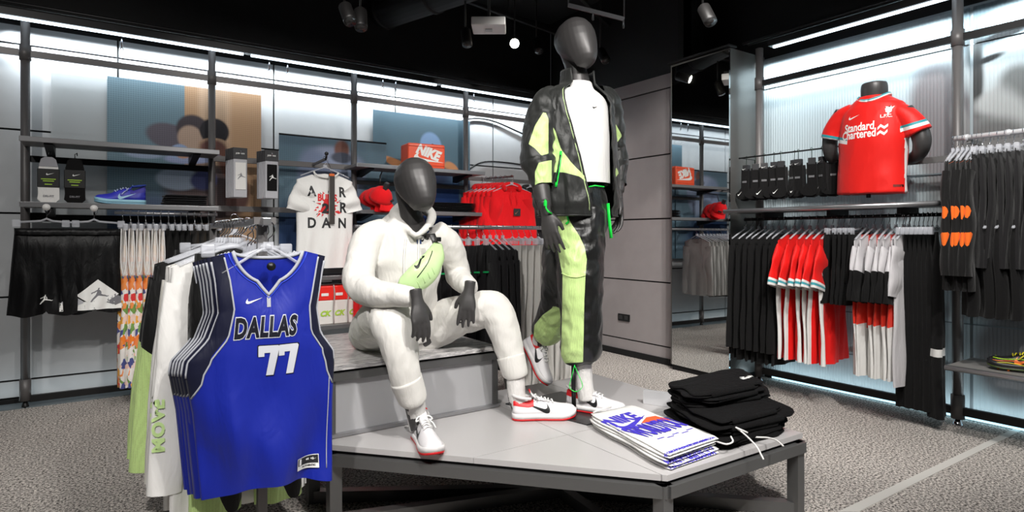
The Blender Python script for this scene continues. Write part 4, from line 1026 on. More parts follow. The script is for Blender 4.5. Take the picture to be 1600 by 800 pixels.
for k in range(6):
    mb, tf, tb, hw, xc, nk, nvw = jersey_mb(k*.9, *((84, 110) if k == 0 else (56, 60)))
    y = 2.110+(.028+.031*k if k else 0); rz = -.10+(.0 if k == 0 else rnd.uniform(-.07, .07))
    o = thing('basketball_jersey', 'frontmost blue sleeveless jersey with DALLAS and 77 on the chest' if k == 0 else '%s blue jersey nested behind the front one on the rack' % ORD[k-1], 'jersey', (RKX+.006-.006*k, y, RKZ+.0-.004*k), rz, 'blue basketball jerseys')
    mb.build('cloth', jersey_m, o, world=False); b = bvh(mb)
    # neck and armhole trims
    n = 36; ring = []
    for i in range(n+1):
        x = -nk+2*nk*i/n; z = tf(x); h = b.find_nearest(Vector((x, -.05, z))); ring.append((x, h[0].y if h[0] else -.02, z))
    ring2 = []
    for i in range(n+1):
        x = nk-2*nk*i/n; z = tb(x); h = b.find_nearest(Vector((x, .05, z))); ring2.append((x, h[0].y if h[0] else .02, z))
    t = MB(); t.tube(ring, .0055, 8); t.tube(ring2, .0055, 8); t.build('neck_trim', trim_m, o, world=False)
    if k == 0:
        t = MB(); t.tube([(x*1.13, y_-.001, z-.011*(1-abs(x)/nk*.6)) for x, y_, z in ring], .0022, 6); t.build('neck_line', M('blue_line', (.12,.24,.78), .5), o, world=False)
        vt = MB(); print_on(vt, poly2d([(-.006,-.022),(.006,-.022),(.006,.022),(-.006,.022)]), (0, -.08, tf(0)-.018), (1, 0, 0), (0, 0, 1), trim_m, b); vt.build('neck_tab', trim_m, o, world=False)
        # inside back panel and black size ring
        MB().tube([(0.005, -.035, -.150), (.005, -.028, -.150)], .014, 14).build('size_ring', blackp_m, o, world=False)
    for sd in (-1, 1):
        pts = []
        for i in range(26):
            v = .02+i/25*.47; x = xc(v)+sd*hw(v); z = lerp(tf(x), -.875, v); h = b.find_nearest(Vector((x, 0, z))); pts.append(h[0])
        MB().tube(pts, .0038, 6).build('armhole_trim', trim_m, o, world=False)
    for sd in (-1, 1):
        pts = []
        for i in range(30):
            v = .0+i/29*.60; x0_ = xc(v)+sd*hw(v); z = lerp(tf(x0_), -.875, v); w0 = nvw(z, sd)
            if w0 < .002: break
            hh = b.ray_cast(Vector((x0_-sd*w0, -.4, z)), Vector((0, 1, 0)), 1)
            if hh[0]: pts.append(hh[0]-Vector((0, .001, 0)))
        if len(pts) > 3: MB().tube(pts, .0030, 6).build('panel_piping', trim_m, o, world=False)
    if k == 0:
        pts = []
        for i in range(20):
            z = lerp(-.53, -.85, i/19); hh = b.ray_cast(Vector((.196-.012*i/19, -.4, z)), Vector((0, 1, 0)), 1)
            if hh[0]: pts.append(hh[0]-Vector((0, .001, 0)))
        MB().tube(pts, .0016, 6).build('side_piping', trim_m, o, world=False)
        U, V = (1, 0, 0), (0, 0, 1); pale = M('print_silver', (.78,.79,.82), .5); nv = M('print_navy', (.03,.035,.10), .5)
        print_on('logo', swoosh(.052), (-.045, -.12, -.262), U, V, M('print_white'), b, o)
        sh = .10
        def ath(s, sx, sy, bold, cx, cz, off, mat, nm):
            g = place2d(text2d(s, .1, bold, shear=.16, spacing=1.12), sx, sy, 0, 0); letters(g, (cx, -.12, cz), U, V, mat, b, o, off, nm)
        ath('DALLAS', .50, .88, .0085, -.012, -.352, .0015, pale, 'letter_edge'); ath('DALLAS', .50, .88, .0045, -.012, -.352, .0026, nv, 'letter')
        for i, ch in enumerate('77'):
            seven = [(-.027,.048),(.030,.048),(.034,.042),(.016,-.050),(-.007,-.050),(.006,.024),(-.012,.024),(-.012,.012),(-.030,.012),(-.030,.046)]
            cx = -.004+i*.062
            print_on('digit_edge', place2d(poly2d(seven), 1.1, 1.06), (cx, -.12, -.458), U, V, nv, b, o, off=.0014)
            print_on('digit', poly2d(seven), (cx, -.12, -.458), U, V, pale, b, o, off=.0024)
        print_on('jock_tag_edge', poly2d([(-.036,-.022),(.036,-.022),(.036,.022),(-.036,.022)]), (.125, -.12, -.825), U, V, M('print_white'), b, o, off=.006, maxe=.007)
        print_on('jock_tag', poly2d([(-.034,-.006),(.034,-.006),(.034,.020),(-.034,.020)]), (.125, -.12, -.825), U, V, M('ink_black'), b, o, off=.007, maxe=.007)
        print_on('tag_logo', poly2d([(-.030,-.004),(-.022,-.004),(-.022,.018),(-.030,.018)]), (.125, -.12, -.825), U, V, M('print_white'), b, o, off=.0078)
        print_on('tag_logo', swoosh(.014), (.147, -.12, -.817), U, V, M('print_white'), b, o, off=.0078)
        print_on('tag_text', place2d(text2d('44  +2', .010, .0004)), (.132, -.12, -.816), U, V, M('print_white'), b, o, off=.0078)['kind'] = 'stuff'
        print_on('tag_text', place2d(text2d('AUTHENTIC', .008, .0004)), (.128, -.12, -.838), U, V, M('ink_black'), b, o, off=.0078)['kind'] = 'stuff'
    hanger('top', RKX+.006-.006*k, y, RKZ-.004*k-.014, rz, 'clear hanger of the '+('front blue jersey' if k == 0 else '%s blue jersey behind the front' % ORD[k-1]), 'hangers of the blue jerseys', .14)

lime = (.78,.89,.58)
lime_f = fabric('lime_mesh', lime, .8); 
wl = []
def white_ls(seed):
    mb = topmb(w_=.225, L=.92, t=.022, slw=.08, sll=.72, sle=.055, ang=.16, drop=.055, neck=.09, nd=.05, seed=seed, folds=4, amp=.014, nx=30, nz=34); return mb
for k in range(4):
    mb = white_ls(k*2.3); y = 2.385+.05*k; o = thing('long_sleeve_shirt', '%s white long-sleeve shirt behind the blue jerseys on the front rack' % ORD[k], 'shirt', (RKX-.03, y, RKZ), -.05+rnd.uniform(-.06, .06), 'white long-sleeve shirts')
    mb.build('cloth', whi if k != 2 else fabric('pale_stone_cotton', (.80,.79,.76), .9), o, world=False); b = bvh(mb)
    if k in (0, 1):
        lm_ = M('print_pale_lime', (.80,.92,.62), .6)
        g = place2d(text2d('MOVE', .062, .003, spacing=1.1), 1.0, .8)
        letters(place2d(g, 1, rot=PI/2), (-.262, -.12, -.70), (1, 0, 0), (0, 0, 1), lm_, b, o, off=.004, name='sleeve_letter')
    hanger('top', RKX-.03, y, RKZ, 0, 'clear hanger of the %s white long-sleeve shirt' % ORD[k], 'hangers of the white shirts', .2)
jk_m = mask_fabric('black_lime_jacket_cloth', (.06,.06,.063), [lime], rough=.6, wr=.6, dots=(0,))
for k in range(4):
    sd0 = k*1.9; mb = MB()
    mb = topmb(w_=.245, L=.70, t=.028, slw=.085, sll=.70, sle=.06, ang=.20, drop=.06, seed=sd0, folds=4, amp=.014, nx=28, nz=30)
    A = []
    for x, y_, z in mb.v:
        d = -1
        if x < -.2: d = (-.46-z)-.35*max(0, (x+.30))*0-(.10*math.sin((x+.3)*9))      # lower sleeve lime
        if x > .2: d = (-.46-z)
        A.append(max(-1, min(1, d)))
    mb.a['m1'] = A
    y = 2.63+.07*k; o = thing('track_jacket', '%s black track jacket with lime lower sleeves, back of the front rack' % ORD[k], 'jacket', (RKX-.035, y, RKZ), .02+rnd.uniform(-.05, .05), 'black and lime track jackets')
    mb.build('cloth', jk_m, o, world=False)
    MB().tube([(-.2, -.035, -.2), (-.205, -.04, -.5)], .003, 6).build('zip', lime_f, o, world=False)
    hanger('top', RKX-.035, y, RKZ, 0, 'clear hanger of the %s black track jacket' % ORD[k], 'hangers of the track jackets', .21)
# lime-hemmed black trousers showing below the jerseys
tp_m = mask_fabric('black_lime_trouser_cloth', (.05,.05,.053), [lime], rough=.6, wr=.8, dots=(0,))
for k in range(2):
    mb = pantsmb(w_=.17, L=1.02, t=.03, cuff=.085, seed=3+k); mb.a['m1'] = [(-.93-z)+.1*math.sin(x*30) for x, y_, z in mb.v]
    o = thing('track_trousers', '%s black trousers with lime hem hanging lowest on the front rack' % ORD[k], 'trousers', (RKX-.02, 2.92+.06*k-.61*(k == 0), RKZ), 0, 'black and lime trousers')
    mb.build('cloth', tp_m, o, world=False); MB().tube([(-.10, -.03, -1.0), (-.10, -.035, -1.05), (-.095, -.03, -1.07)], .004, 6).build('drawcord', M('cord_green', (.12,.85,.25), .5), o, world=False)
    hanger('clip', RKX-.02, 2.92+.06*k-.61*(k == 0), RKZ, 0, 'clear clip hanger of the %s lime-hemmed trousers' % ORD[k], 'clip hangers of the trousers', .13)
# dark shirt shoulder to the right of the front rack hangers
mb = topmb(w_=.25, L=.8, seed=8, nx=26, nz=24, drop=.07); o = mb.build('dark_tee', fabric('plum_black', (.15,.13,.15), .9)); o.location = (RKX+.07, 3.1, RKZ+.04)
tag(o, 'dark T-shirt at the far end of the front rack, right shoulder showing', 'shirt')
hanger('top', RKX+.07, 3.1, RKZ+.04, 0, 'clear hanger of the dark T-shirt on the front rack', 'hanger of the dark tee', .2)

# ================================================================ RIGHT WALL CLOTHES
XR = 4.33; ZR = 1.335
def ypx(px, X=4.12): return onX(px, 400, X).y
# garment width runs along X; local +x -> world +X keeps -y facing -Y (towards the camera side)
bl = [topmb(w_=.21, L=1.0, t=.02, slw=.08, sll=.80, sle=.05, ang=.12, seed=s, nz=24).mesh('black_long_top', blk) for s in (1, 4, 8)]
ys = [ypx(p) for p in lin(1140, 1202, 7)]
rack_row(bl, 'black_long_top', 'top', [(XR, y, ZR, .06) for y in ys], labs(7, 'long black top', 'from left of', 'seven beside the mirror column'), 'long black tops', 'top', jit=.04)
teal = (.25,.62,.66)
football_m = [redf, whi, fabric('teal_trim', teal, .7), fabric('deep_red', (.62,.03,.05), .7)]
def fb_mf(s_, v, b_):
    e = 1-abs(s_)
    return 1 if (e < .13 and v > .25 and s_ < 0) else (0)
def fb_sf(v, k): return 2 if v > .92 else (1 if v > .86 else 0)
fm = []
for s in (1, 5, 7):
    fm.append(topmb(w_=.235, L=.93, t=.024, slw=.125, sll=.27, sle=.125, ang=.62, drop=.06, seed=s, nx=26, nz=24, mf=fb_mf, smf=lambda v, k: 1 if v > .95 else (2 if v > .87 else (1 if v > .83 else 0)), amp=.014).mesh('football_shirt', football_m))
ys = [ypx(p, 4.05) for p in lin(1208, 1268, 6)]
rack_row(fm, 'football_shirt', 'shirt', [(XR, y, ZR, .10) for y in ys], labs(6, 'red football shirt', 'from left of', 'six on the lower rod'), 'red football shirts', 'top', jit=.05)
sm_ = [pantsmb(w_=.19, L=.60, t=.022, cuff=.12, seed=s, fold2=False, crotch=.34).mesh('black_shorts', blk) for s in (1, 6)]
ys = [ypx(p, 4.12) for p in lin(1285, 1322, 5)]
def sw_extra(o, i):
    if i in (1, 3): print_on('logo', swoosh(.035), (-.15, -.045, -.52), (1, 0, 0), (0, 0, 1), M('print_white'), None, o)
rack_row(sm_, 'black_shorts', 'shorts', [(XR, y, ZR, .05) for y in ys], labs(5, 'black shorts', 'from left of', 'five beside the red shirts'), 'black shorts', 'clip', jit=.04, extra=sw_extra)
tri_m = [blk, fabric('pale_grey_poly', (.80,.79,.80), .7), fabric('coral_red', (.93,.22,.15), .6), whi]
def tri_mf(s_, v, b_):
    if v < .10: return 2 if abs(s_) < .45 else 1
    if v < .42+.1*s_: return 0
    if v < .72+.12*s_: return 2
    return 3
tri = [topmb(w_=.225, L=.95, t=.022, slw=.10, sll=.34, sle=.085, ang=.45, drop=.06, seed=s, nx=26, nz=26, mf=tri_mf, smf=lambda v, k: 1 if v < .42 else 0, amp=.014).mesh('tricolour_shirt', tri_m) for s in (1, 5)]
ys = [ypx(p, 4.05) for p in lin(1322, 1380, 6)]
rack_row(tri, 'tricolour_shirt', 'shirt', [(XR, y, ZR, .08) for y in ys], labs(6, 'white, black and coral shirt', 'from left of', 'six on the right rod'), 'tricolour shirts', 'top', jit=.05)
gt = [topmb(w_=.225, L=.98, t=.022, slw=.10, sll=.3, sle=.085, ang=.4, seed=3, nx=26, nz=26).mesh('pale_shirt', tri_m[1])]
rack_row(gt, 'pale_shirt', 'shirt', [(XR, ypx(1392, 4.08), ZR, .06)], ['plain pale grey shirt between the tricolour shirts and black trousers'], 'pale shirt', 'top')
tr_ = [pantsmb(w_=.19, L=1.12, t=.024, cuff=.085, seed=s, fold2=True, amp=.012).mesh('cloth', blk) for s in (1, 6)]
tr3 = pantsmb(w_=.20, L=1.15, t=.03, cuff=.10, seed=9, fold2=True, amp=.012, mf=lambda s_, v, b_: 1 if .64 < v < .665 else 0).mesh('cloth', [blk, whi])
ys = [ypx(p, 4.18) for p in lin(1400, 1450, 8)]
for i, y in enumerate(ys):
    last = i == 7
    o = thing('black_trousers', '%s black trousers from left of eight under the orange tops' % ORD[i] if not last else 'nearest long black trousers with a white band at the calf', 'trousers', (XR-.02, y, ZR), .12 if not last else .35, 'long black trousers')
    link('cloth', tr3 if last else tr_[i % 2], o)
    hanger('clip', XR-.02, y, ZR, .12, 'clear clip hanger of the %s long black trousers, right rod' % ORD[i], 'clip hangers of the long trousers', .13)
# upper right rod
org_m = mask_fabric('black_orange_cloth', (.045,.042,.045), [(.93,.42,.12)], rough=.8)
def org_top(seed):
    mb = topmb(w_=.23, L=.80, t=.024, slw=.085, sll=.60, sle=.055, ang=.14, drop=.05, seed=seed, nx=30, nz=34)
    A = []
    for x, y_, z in mb.v:
        d = -1
        if x < -.17:      # jagged flashes down the sleeve
            for tri_ in ([(-.37,.44),(-.31,.40),(-.355,.60)], [(-.325,.50),(-.27,.47),(-.335,.72)], [(-.30,.58),(-.24,.56),(-.285,.68)], [(-.285,.40),(-.24,.43),(-.275,.52)]): d = max(d, sdpoly((x, -z), tri_))
        if abs(x) < .2: d = max(d, .0035-abs(-z-.125-.05*(abs(x)/.23)**1.3))
        A.append(d)
    mb.a['m1'] = A; return mb.mesh('black_orange_top', org_m)
om = [org_top(s) for s in (1, 4)]
ys = [ypx(p, 4.02) for p in lin(1462, 1500, 6)]
rack_row(om, 'black_orange_top', 'top', [(4.27, y, 1.79, .12) for y in ys], labs(6, 'black orange-flashed top', 'from left of', 'six on the high rod'), 'black and orange tops', 'top', jit=.04)
um = [pantsmb(w_=.30, L=.66, t=.018, cuff=.20, seed=s, fold2=True, amp=.012).mesh('dark_shorts', blk3) for s in (1, 6)]
ys = [ypx(p, 4.05) for p in (1512, 1524, 1536, 1548, 1562, 1577, 1593, 1612, 1634)]
rack_row(um, 'dark_shorts', 'shorts', [(4.27, y, 1.79, .08) for y in ys], labs(9, 'dark grey shorts', 'from left of', 'nine on the high rod'), 'dark grey shorts', 'clip', jit=.04)
# black tops on the lower rod right of the pole (their ends show under the shorts)
rack_row([pantsmb(w_=.30, L=.55, t=.03, cuff=.20, seed=3, fold2=True, amp=.014).mesh('black_tee', blk)], 'black_tee', 'shirt', [(4.27, 1.36-.07*k, 1.40, .1) for k in range(4)], labs(4, 'black shirt', 'from left of', 'four under the high dark shorts'), 'black shirts under the shorts', 'top')
rod((4.27, .95, 1.40), (4.27, 1.45, 1.40), .012, 'short dark rod hidden under the dark grey shorts', dark_m)
# black sock packs hanging in a row on the right
rod((4.30, 1.95, 1.835), (4.30, 2.98, 1.835), .006, 'thin rod with hooks carrying the black sock packs', dark_m)
for y in (1.96, 2.97): MB().tube([(4.30, y, 1.835), (4.5, y, 1.835), (4.5, y, 1.70)], .003, 6).build('arm', dark_m, bpy.data.objects['hanging_rod.%03d' % (sum(1 for q in bpy.data.objects if q.name.startswith('hanging_rod'))-1)])
sock = [(-.05,.0),(-.075,.018),(-.078,.045),(-.05,.065),(-.03,.09),(-.032,.24),(.035,.24),(.04,.08),(.045,.04),(.03,.008),(.0,-.004)]
rnd = random.Random(9)
sock_me = {}
for k in range(12):
    y = lerp(2.93, 2.06, k/11); rz = -PI/2+rnd.uniform(-.6, .6)
    o = thing('sock_pack', '%s black sock pack from left of twelve above the right shelf' % ORD[k], 'socks', (4.30, y+rnd.uniform(-.02, .02), 1.50), rz, 'black sock packs'); o.rotation_euler.x = rnd.uniform(-.08, .08)
    if not sock_me:
        sock_me['a'] = MB().prism(sock, -.016, .000, axis='y').mesh('sock', blk); sock_me['b'] = MB().prism([(x*.95+.012, z-.012) for x, z in sock], .002, .018, axis='y').mesh('sock', blk3)
        sock_me['c'] = MB().box((-.022, -.018, .225), (.026, .02, .275), bev=.003).mesh('header_card', M('card_dark', (.17,.17,.18), .5))
        sock_me['d'] = MB().box((-.018, -.0195, .13), (.020, .0215, .145)).mesh('band', M('sock_band', (.42,.42,.43), .6))
        sock_me['h'] = MB().tube([(0, 0, .275), (0, 0, .325), (.008, 0, .34), (.0, 0, .35), (-.008, 0, .34)], .0025, 6).mesh('hook', M('hook_green', (.25,.32,.28), .4, .3))
    for q, nm in (('a', 'sock'), ('b', 'sock'), ('c', 'header_card'), ('d', 'band'), ('h', 'hook')): link(nm, sock_me[q], o)
    if k % 2 == 0: print_on('logo', place2d(swoosh(.05), 1, rot=.5), (-.035, -.0175, .045), (1, 0, 0), (0, 0, 1), M('print_white'), None, o)
    if k % 3 != 1: print_on('logo', swoosh(.035), (.0, -.022, .24), (1, 0, 0), (0, 0, 1), M('print_white'), None, o)
# ================================================================ DISPLAY PLATFORM
PZ = .35
top_m = M('platform_top', (.74,.73,.73), .30, .05, bump=(120, .05, .0005)); frame_m = M('platform_frame', (.40,.40,.40), .4, .5)
PA, PB, PC, PE, PD = (.77, 2.43), (1.66, 1.44), (2.50, 1.42), (2.51, 2.76), (.77, 2.76)
pf_ = thing('display_platform', 'low grey angled display table with a steel frame, standing under both mannequins', 'platform', (1.7, 2.2, 0))
def cut(poly, ax, lo, hi):
    for s_, lim in ((1, lo), (-1, hi)):
        out = []
        for i in range(len(poly)):
            a, b_ = poly[i], poly[(i+1) % len(poly)]; da, db = s_*(a[ax]-lim), s_*(b_[ax]-lim)
            if da >= 0: out.append(a)
            if (da > 0) != (db > 0) and da != db: t = da/(da-db); out.append((lerp(a[0], b_[0], t), lerp(a[1], b_[1], t)))
        poly = out
        if not poly: return poly
    return poly
whole = [PA, PB, PC, PE, PD]
for x0, x1 in ((.5, 1.645), (1.648, 2.13), (2.133, 2.6)):
    for y0, y1 in ((1.2, 1.975), (1.978, 3)):
        q = cut(cut(whole, 0, x0, x1), 1, y0, y1)
        if len(q) > 2: MB().prism(q, PZ-.022, PZ).build('top_panel', top_m, pf_)
MB().prism([(lerp(p[0], 1.7, .02), lerp(p[1], 2.1, .02)) for p in whole], PZ-.036, PZ-.022).build('shadow_gap', black_m, pf_)
for a, b_ in ((PA, PB), (PB, PC), (PC, PE), (PE, PD), (PD, PA)):
    MB().beam((*a, PZ-.058), (*b_, PZ-.058), .035, .044).build('rail', frame_m, pf_)
legs = [(PA[0]+.02, PA[1]+.01), (PB[0]+.00, PB[1]+.02), (PC[0]-.02, PC[1]+.02), (PE[0]-.02, PE[1]-.02), (PD[0]+.02, PD[1]-.02)]
for x, y in legs: MB().box((x-.025, y-.025, 0), (x+.025, y+.025, PZ-.036)).build('leg', frame_m, pf_)
for i, (x, y) in enumerate(legs): MB().beam((x, y, .028), (1.75, 2.15, .028), .045, .05).build('foot_brace', frame_m, pf_)
# seat box
def marble():
    m, nt, b = newmat('grey_marble'); b.inputs['Roughness'].default_value = .22
    tc = nt.nodes.new('ShaderNodeTexCoord'); mp = nt.nodes.new('ShaderNodeMapping'); mp.inputs['Scale'].default_value = (1.2, 5, 5); mp.inputs['Rotation'].default_value = (0, 0, .35)
    n = nt.nodes.new('ShaderNodeTexNoise'); n.inputs['Scale'].default_value = 6; n.inputs['Detail'].default_value = 9; n.inputs['Roughness'].default_value = .72; n.inputs['Distortion'].default_value = 1.4
    nt.links.new(tc.outputs['Object'], mp.inputs[0]); nt.links.new(mp.outputs[0], n.inputs['Vector'])
    r = nt.nodes.new('ShaderNodeValToRGB'); e = r.color_ramp.elements; e[0].position = .33; e[0].color = srgb((.42,.42,.43)); e[1].position = .66; e[1].color = srgb((.95,.94,.93))
    q = e.new(.5); q.color = srgb((.74,.73,.73)); nt.links.new(n.outputs['Fac'], r.inputs[0]); nt.links.new(r.outputs[0], b.inputs['Base Color']); return m
def perf():
    m, nt, b = newmat('perforated_steel'); b.inputs['Roughness'].default_value = .5; b.inputs['Metallic'].default_value = .2
    tc = nt.nodes.new('ShaderNodeTexCoord'); v = nt.nodes.new('ShaderNodeTexVoronoi'); v.inputs['Scale'].default_value = 150; v.inputs['Randomness'].default_value = 0
    nt.links.new(tc.outputs['Object'], v.inputs['Vector'])
    r = nt.nodes.new('ShaderNodeValToRGB'); r.color_ramp.elements[0].position = .3; r.color_ramp.elements[0].color = srgb((.27,.27,.275)); r.color_ramp.elements[1].position = .5; r.color_ramp.elements[1].color = srgb((.70,.70,.71))
    nt.links.new(v.outputs['Distance'], r.inputs[0]); nt.links.new(r.outputs[0], b.inputs['Base Color']); return m
marble_m = marble(); perf_m = perf()
BX0, BX1, BY0, BY1 = .79, 1.63, 2.50, 3.32
bx = thing('seat_box', 'perforated steel seat box with a grey veined stone top under the seated mannequin', 'box', (1.2, 2.9, PZ))
MB().box((BX0-.008, BY0-.008, .632), (BX1+.008, BY1, .652), bev=.002).build('stone_top', marble_m, bx)
MB().box((BX0+.012, BY0+.012, .622), (BX1-.012, BY1-.01, .632)).build('shadow_gap', black_m, bx)
for z in (PZ+.010, .606):
    for a, b_ in (((BX0, BY0), (BX1, BY0)), ((BX1, BY0), (BX1, BY1)), ((BX0, BY0), (BX0, BY1)), ((BX0, BY1), (BX1, BY1))):
        MB().beam((*a, z), (*b_, z), .028, .032 if z > .5 else .014).build('rail', frame_m if z > .5 else lsteel_m, bx)
for x in (BX0+.012, BX1-.012):
    for y in (BY0+.012, BY1-.012): MB().box((x-.014, y-.014, PZ if y < 2.7 else 0), (x+.014, y+.014, .62)).build('post', frame_m, bx)
MB().box((BX0+.02, BY0+.01, PZ+.01), (BX1-.02, BY0+.014, .60)).build('mesh_panel', perf_m, bx)
MB().box((BX1-.016, BY0+.02, PZ+.01), (BX1-.012, BY1-.02, .60)).build('mesh_panel', perf_m, bx)
MB().box((BX0+.012, BY0+.02, PZ+.01), (BX0+.016, BY1-.02, .60)).build('mesh_panel', perf_m, bx)
# base plate of the tall mannequin, acrylic block
q = [onZ(*p, PZ).to_2d() for p in ((917, 665), (1012, 644), (877, 613), (790, 632))]
bp_ = thing('base_plate', 'flat dark steel plate under the tall mannequin\'s front shoe', 'plate', (q[0].x, q[0].y, PZ)); MB().prism([tuple(p) for p in q], PZ, PZ+.006).build('plate', M('plate_dark', (.24,.24,.245), .35, .5), bp_)
g0, g1 = onZ(1006, 630, PZ), onZ(1036, 634, PZ)
MB().beam((g0.x, g0.y, PZ+.036), (g1.x+.02, g1.y-.06, PZ+.036), .022, .07).build('block', M('sign_block', (.80,.80,.81), .15, .2), thing('sign_holder', 'small clear and silver sign block standing beside the black hoodie pile', 'sign holder', (g0.x, g0.y, PZ)), world=True)

# ---- folded clothes
def slab(mb, c4, z, h, seed=0, nu=26, nv=18, wob=.012, mi=0, droop=0, rc=.08):
    """folded cloth: c4 four floor corners; rounded edges, uneven outline"""
    c4 = [Vector((*c, 0)) for c in c4]; rings = []
    for j in range(nv+1):
        v = j/nv; ve = max(.0, 1-(abs(2*v-1))**7)**.5; ring = []
        for k in range(nu):
            th = 2*PI*k/nu; cu = math.cos(th); su = math.sin(th)
            u = .5+.5*math.copysign(abs(cu)**.22, cu); zz = math.copysign(abs(su)**.55, su); u = .5+(u-.5)*(1-rc*(1-max(0, 1-abs(2*v-1)**6)**.5))
            p = (c4[0].lerp(c4[1], u)).lerp(c4[3].lerp(c4[2], u), v)
            n = N3(u*3+seed, v*3, seed*.7); n2 = N3(u*4+9+seed, v*4, z*20)
            e = wob*(n)
            ring.append((p.x+e*(1 if abs(2*u-1) > .8 or abs(2*v-1) > .8 else 0), p.y+wob*n2*.7, z+h/2+zz*h/2*max(.15, ve)+.22*h*n2-droop*max(0, v-.9)))
        rings.append(ring)
    mb.loft(rings, mi=mi, cap=True); return mb
wc = [onZ(*p, PZ).to_2d() for p in ((1042, 738), (1124, 708), (985, 652), (920, 668))]
inkb = M('ink_blue', (.27,.22,.75), .6); inko = M('ink_orange', (.95,.38,.20), .6)
for k in range(3):
    z0 = PZ+k*.021; j = k*.004
    c4 = [(p.x+random.Random(k*3).uniform(-.008, .008), p.y+random.Random(k*5+1).uniform(-.008, .008)) for p in wc]
    o = thing('folded_tee', ['lowest folded white tee of the stack on the platform', 'middle folded white tee of the stack on the platform', 'top folded white tee printed in blue and orange on the platform'][k], 'shirt', (wc[0].x, wc[0].y, z0), 0, 'folded white tees')
    mb = MB(); slab(mb, c4, z0, .011, k); slab(mb, [(a+.004, b_+.003) for a, b_ in c4], z0+.010, .011, k+.5); mb.build('cloth', whi, o); b = bvh(mb)
    A_, B_, C_, D_ = [Vector((*p, 0)) for p in c4]
    U = (B_-A_).normalized(); V = (D_-A_); V = (V-U*V.dot(U)).normalized()
    # words along the folded front hem
    if k < 3:
        hem = MB(); rr = random.Random(k)
        for q in range(9):
            t = .08+.095*q; p = A_.lerp(B_, t)
            g = place2d(text2d(rr.choice(['WORLD', 'TOUR', 'TOKYO', 'PARIS', 'LONDON', 'OREGON', 'SEOUL']), .020, .0007), .9)
            ctr = p+V*(.016 if k == 2 else .003); 
            if k < 2:   # on the edge of the fold
                n_ = -V; print_on(hem, g, Vector((p.x, p.y, z0+.012))-V*.03, U, (0, 0, 1), inkb, b, off=.001)
            else: print_on(hem, g, Vector((ctr.x, ctr.y, z0+.05)), U, V, inkb, b, off=.001)
        hem.build('hem_words', inkb, o)['kind'] = 'stuff'
    if k == 2:
        ce = (A_+B_+C_+D_)/4; Wd = (B_-A_).length
        rot = lambda g, r=0: place2d(g, 1, rot=r)
        def pr2(nm, g, du, dv, m, off=.0012): print_on(nm, g, Vector((ce.x, ce.y, z0+.06))+U*du+V*dv, U, V, m, b, o, off=off, world=True)
        for g in islands(place2d(text2d('NIKE', .085, .004, shear=.25), .95, 1.5)): pr2('letter', g, -.035, .12, inkb)
        pr2('logo', place2d(swoosh(.23), 1, 1.2), -.02, .055, inkb, .0016)
        pr2('logo_patch', poly2d([(-.02,-.012),(.06,.03),(.11,.022),(.12,-.06),(.05,-.03)]), .01, .045, inko, .0022)
        for g in islands(place2d(text2d('WORLDTOUR', .062, .003), .74, 2.7)): pr2('letter', g, .012, -.045, inkb, .0030)
        for q in range(5): pr2('caption', poly2d([(-.02,-.003),(.02,-.003),(.02,.003),(-.02,.003)]), -.09+.045*q, -.135-.012*(q % 2), inkb, .0012)
        MB().tube([D_+Vector((.02, 0, z0+.02)), D_+Vector((.05, -.01, z0+.03)), D_.lerp(C_, .5)+Vector((0, 0, z0+.026))], .004, 6).build('collar_rib', whi, o)
blackc = M('hoodie_black', (.07,.06,.07), .9)
hoodm = fabric('pile_black_fleece', (.018,.014,.018), .95, .0, .6, fold=22)
bc = [onZ(*p, PZ).to_2d() for p in ((1120, 706), (1236, 676), (1150, 628), (1040, 655))]
rnd = random.Random(21)
for k in range(8):
    z0 = PZ+.0225*k; sh = .006*k
    c4 = [(p.x+rnd.uniform(-.035, .035), p.y+rnd.uniform(-.03, .03)) for p in bc]
    if k >= 5: c4[0] = (lerp(c4[0][0], c4[3][0], .38), lerp(c4[0][1], c4[3][1], .38)); c4[1] = (lerp(c4[1][0], c4[2][0], .30), lerp(c4[1][1], c4[2][1], .30))
    o = thing('folded_hoodie', ('lowest' if k == 0 else 'topmost' if k == 7 else ORD[k]+' from bottom')+' black hoodie in the pile of eight on the platform', 'hoodie', (bc[0].x, bc[0].y, z0), 0, 'folded black hoodies')
    mb = MB(); slab(mb, c4, z0, .0135, k*3.1, wob=.035, nv=26, rc=.30); slab(mb, [(a+rnd.uniform(-.012, .012), b_+rnd.uniform(-.012, .012)) for a, b_ in c4], z0+.0105, .0145, k*3.1+1, wob=.035, nv=26, rc=.30)
    A_, B_, C_, D_ = [Vector((*p, 0)) for p in c4]; z1 = z0+.012
    p = B_.lerp(C_, .5); mb.tube([(lerp(A_.x, B_.x, .2), lerp(A_.y, B_.y, .2), z1), (lerp(A_.x, B_.x, .8), lerp(A_.y, B_.y, .8), z1)], .012, 8)
    mb.build('cloth', hoodm, o); b = bvh(mb)
    if k >= 1:
        U = (B_-A_).normalized(); V = (D_-A_); V = (V-U*V.dot(U)).normalized(); pr_ = MB()
        c_ = B_.lerp(C_, .35)-U*.07; rr = random.Random(k)
        for q in range(5):
            g = poly2d([(rr.uniform(-.02, 0), rr.uniform(-.012, 0)), (rr.uniform(.0, .02), -.01), (.018, .006), (-.01, .012)])
            print_on(pr_, g, Vector((c_.x, c_.y, z0+.06))+U*(q*.017-.03)+V*rr.uniform(-.02, .02), U, V, whi, b, off=.0015)
        pr_.build('chest_print', M('print_white'), o)['kind'] = 'stuff'
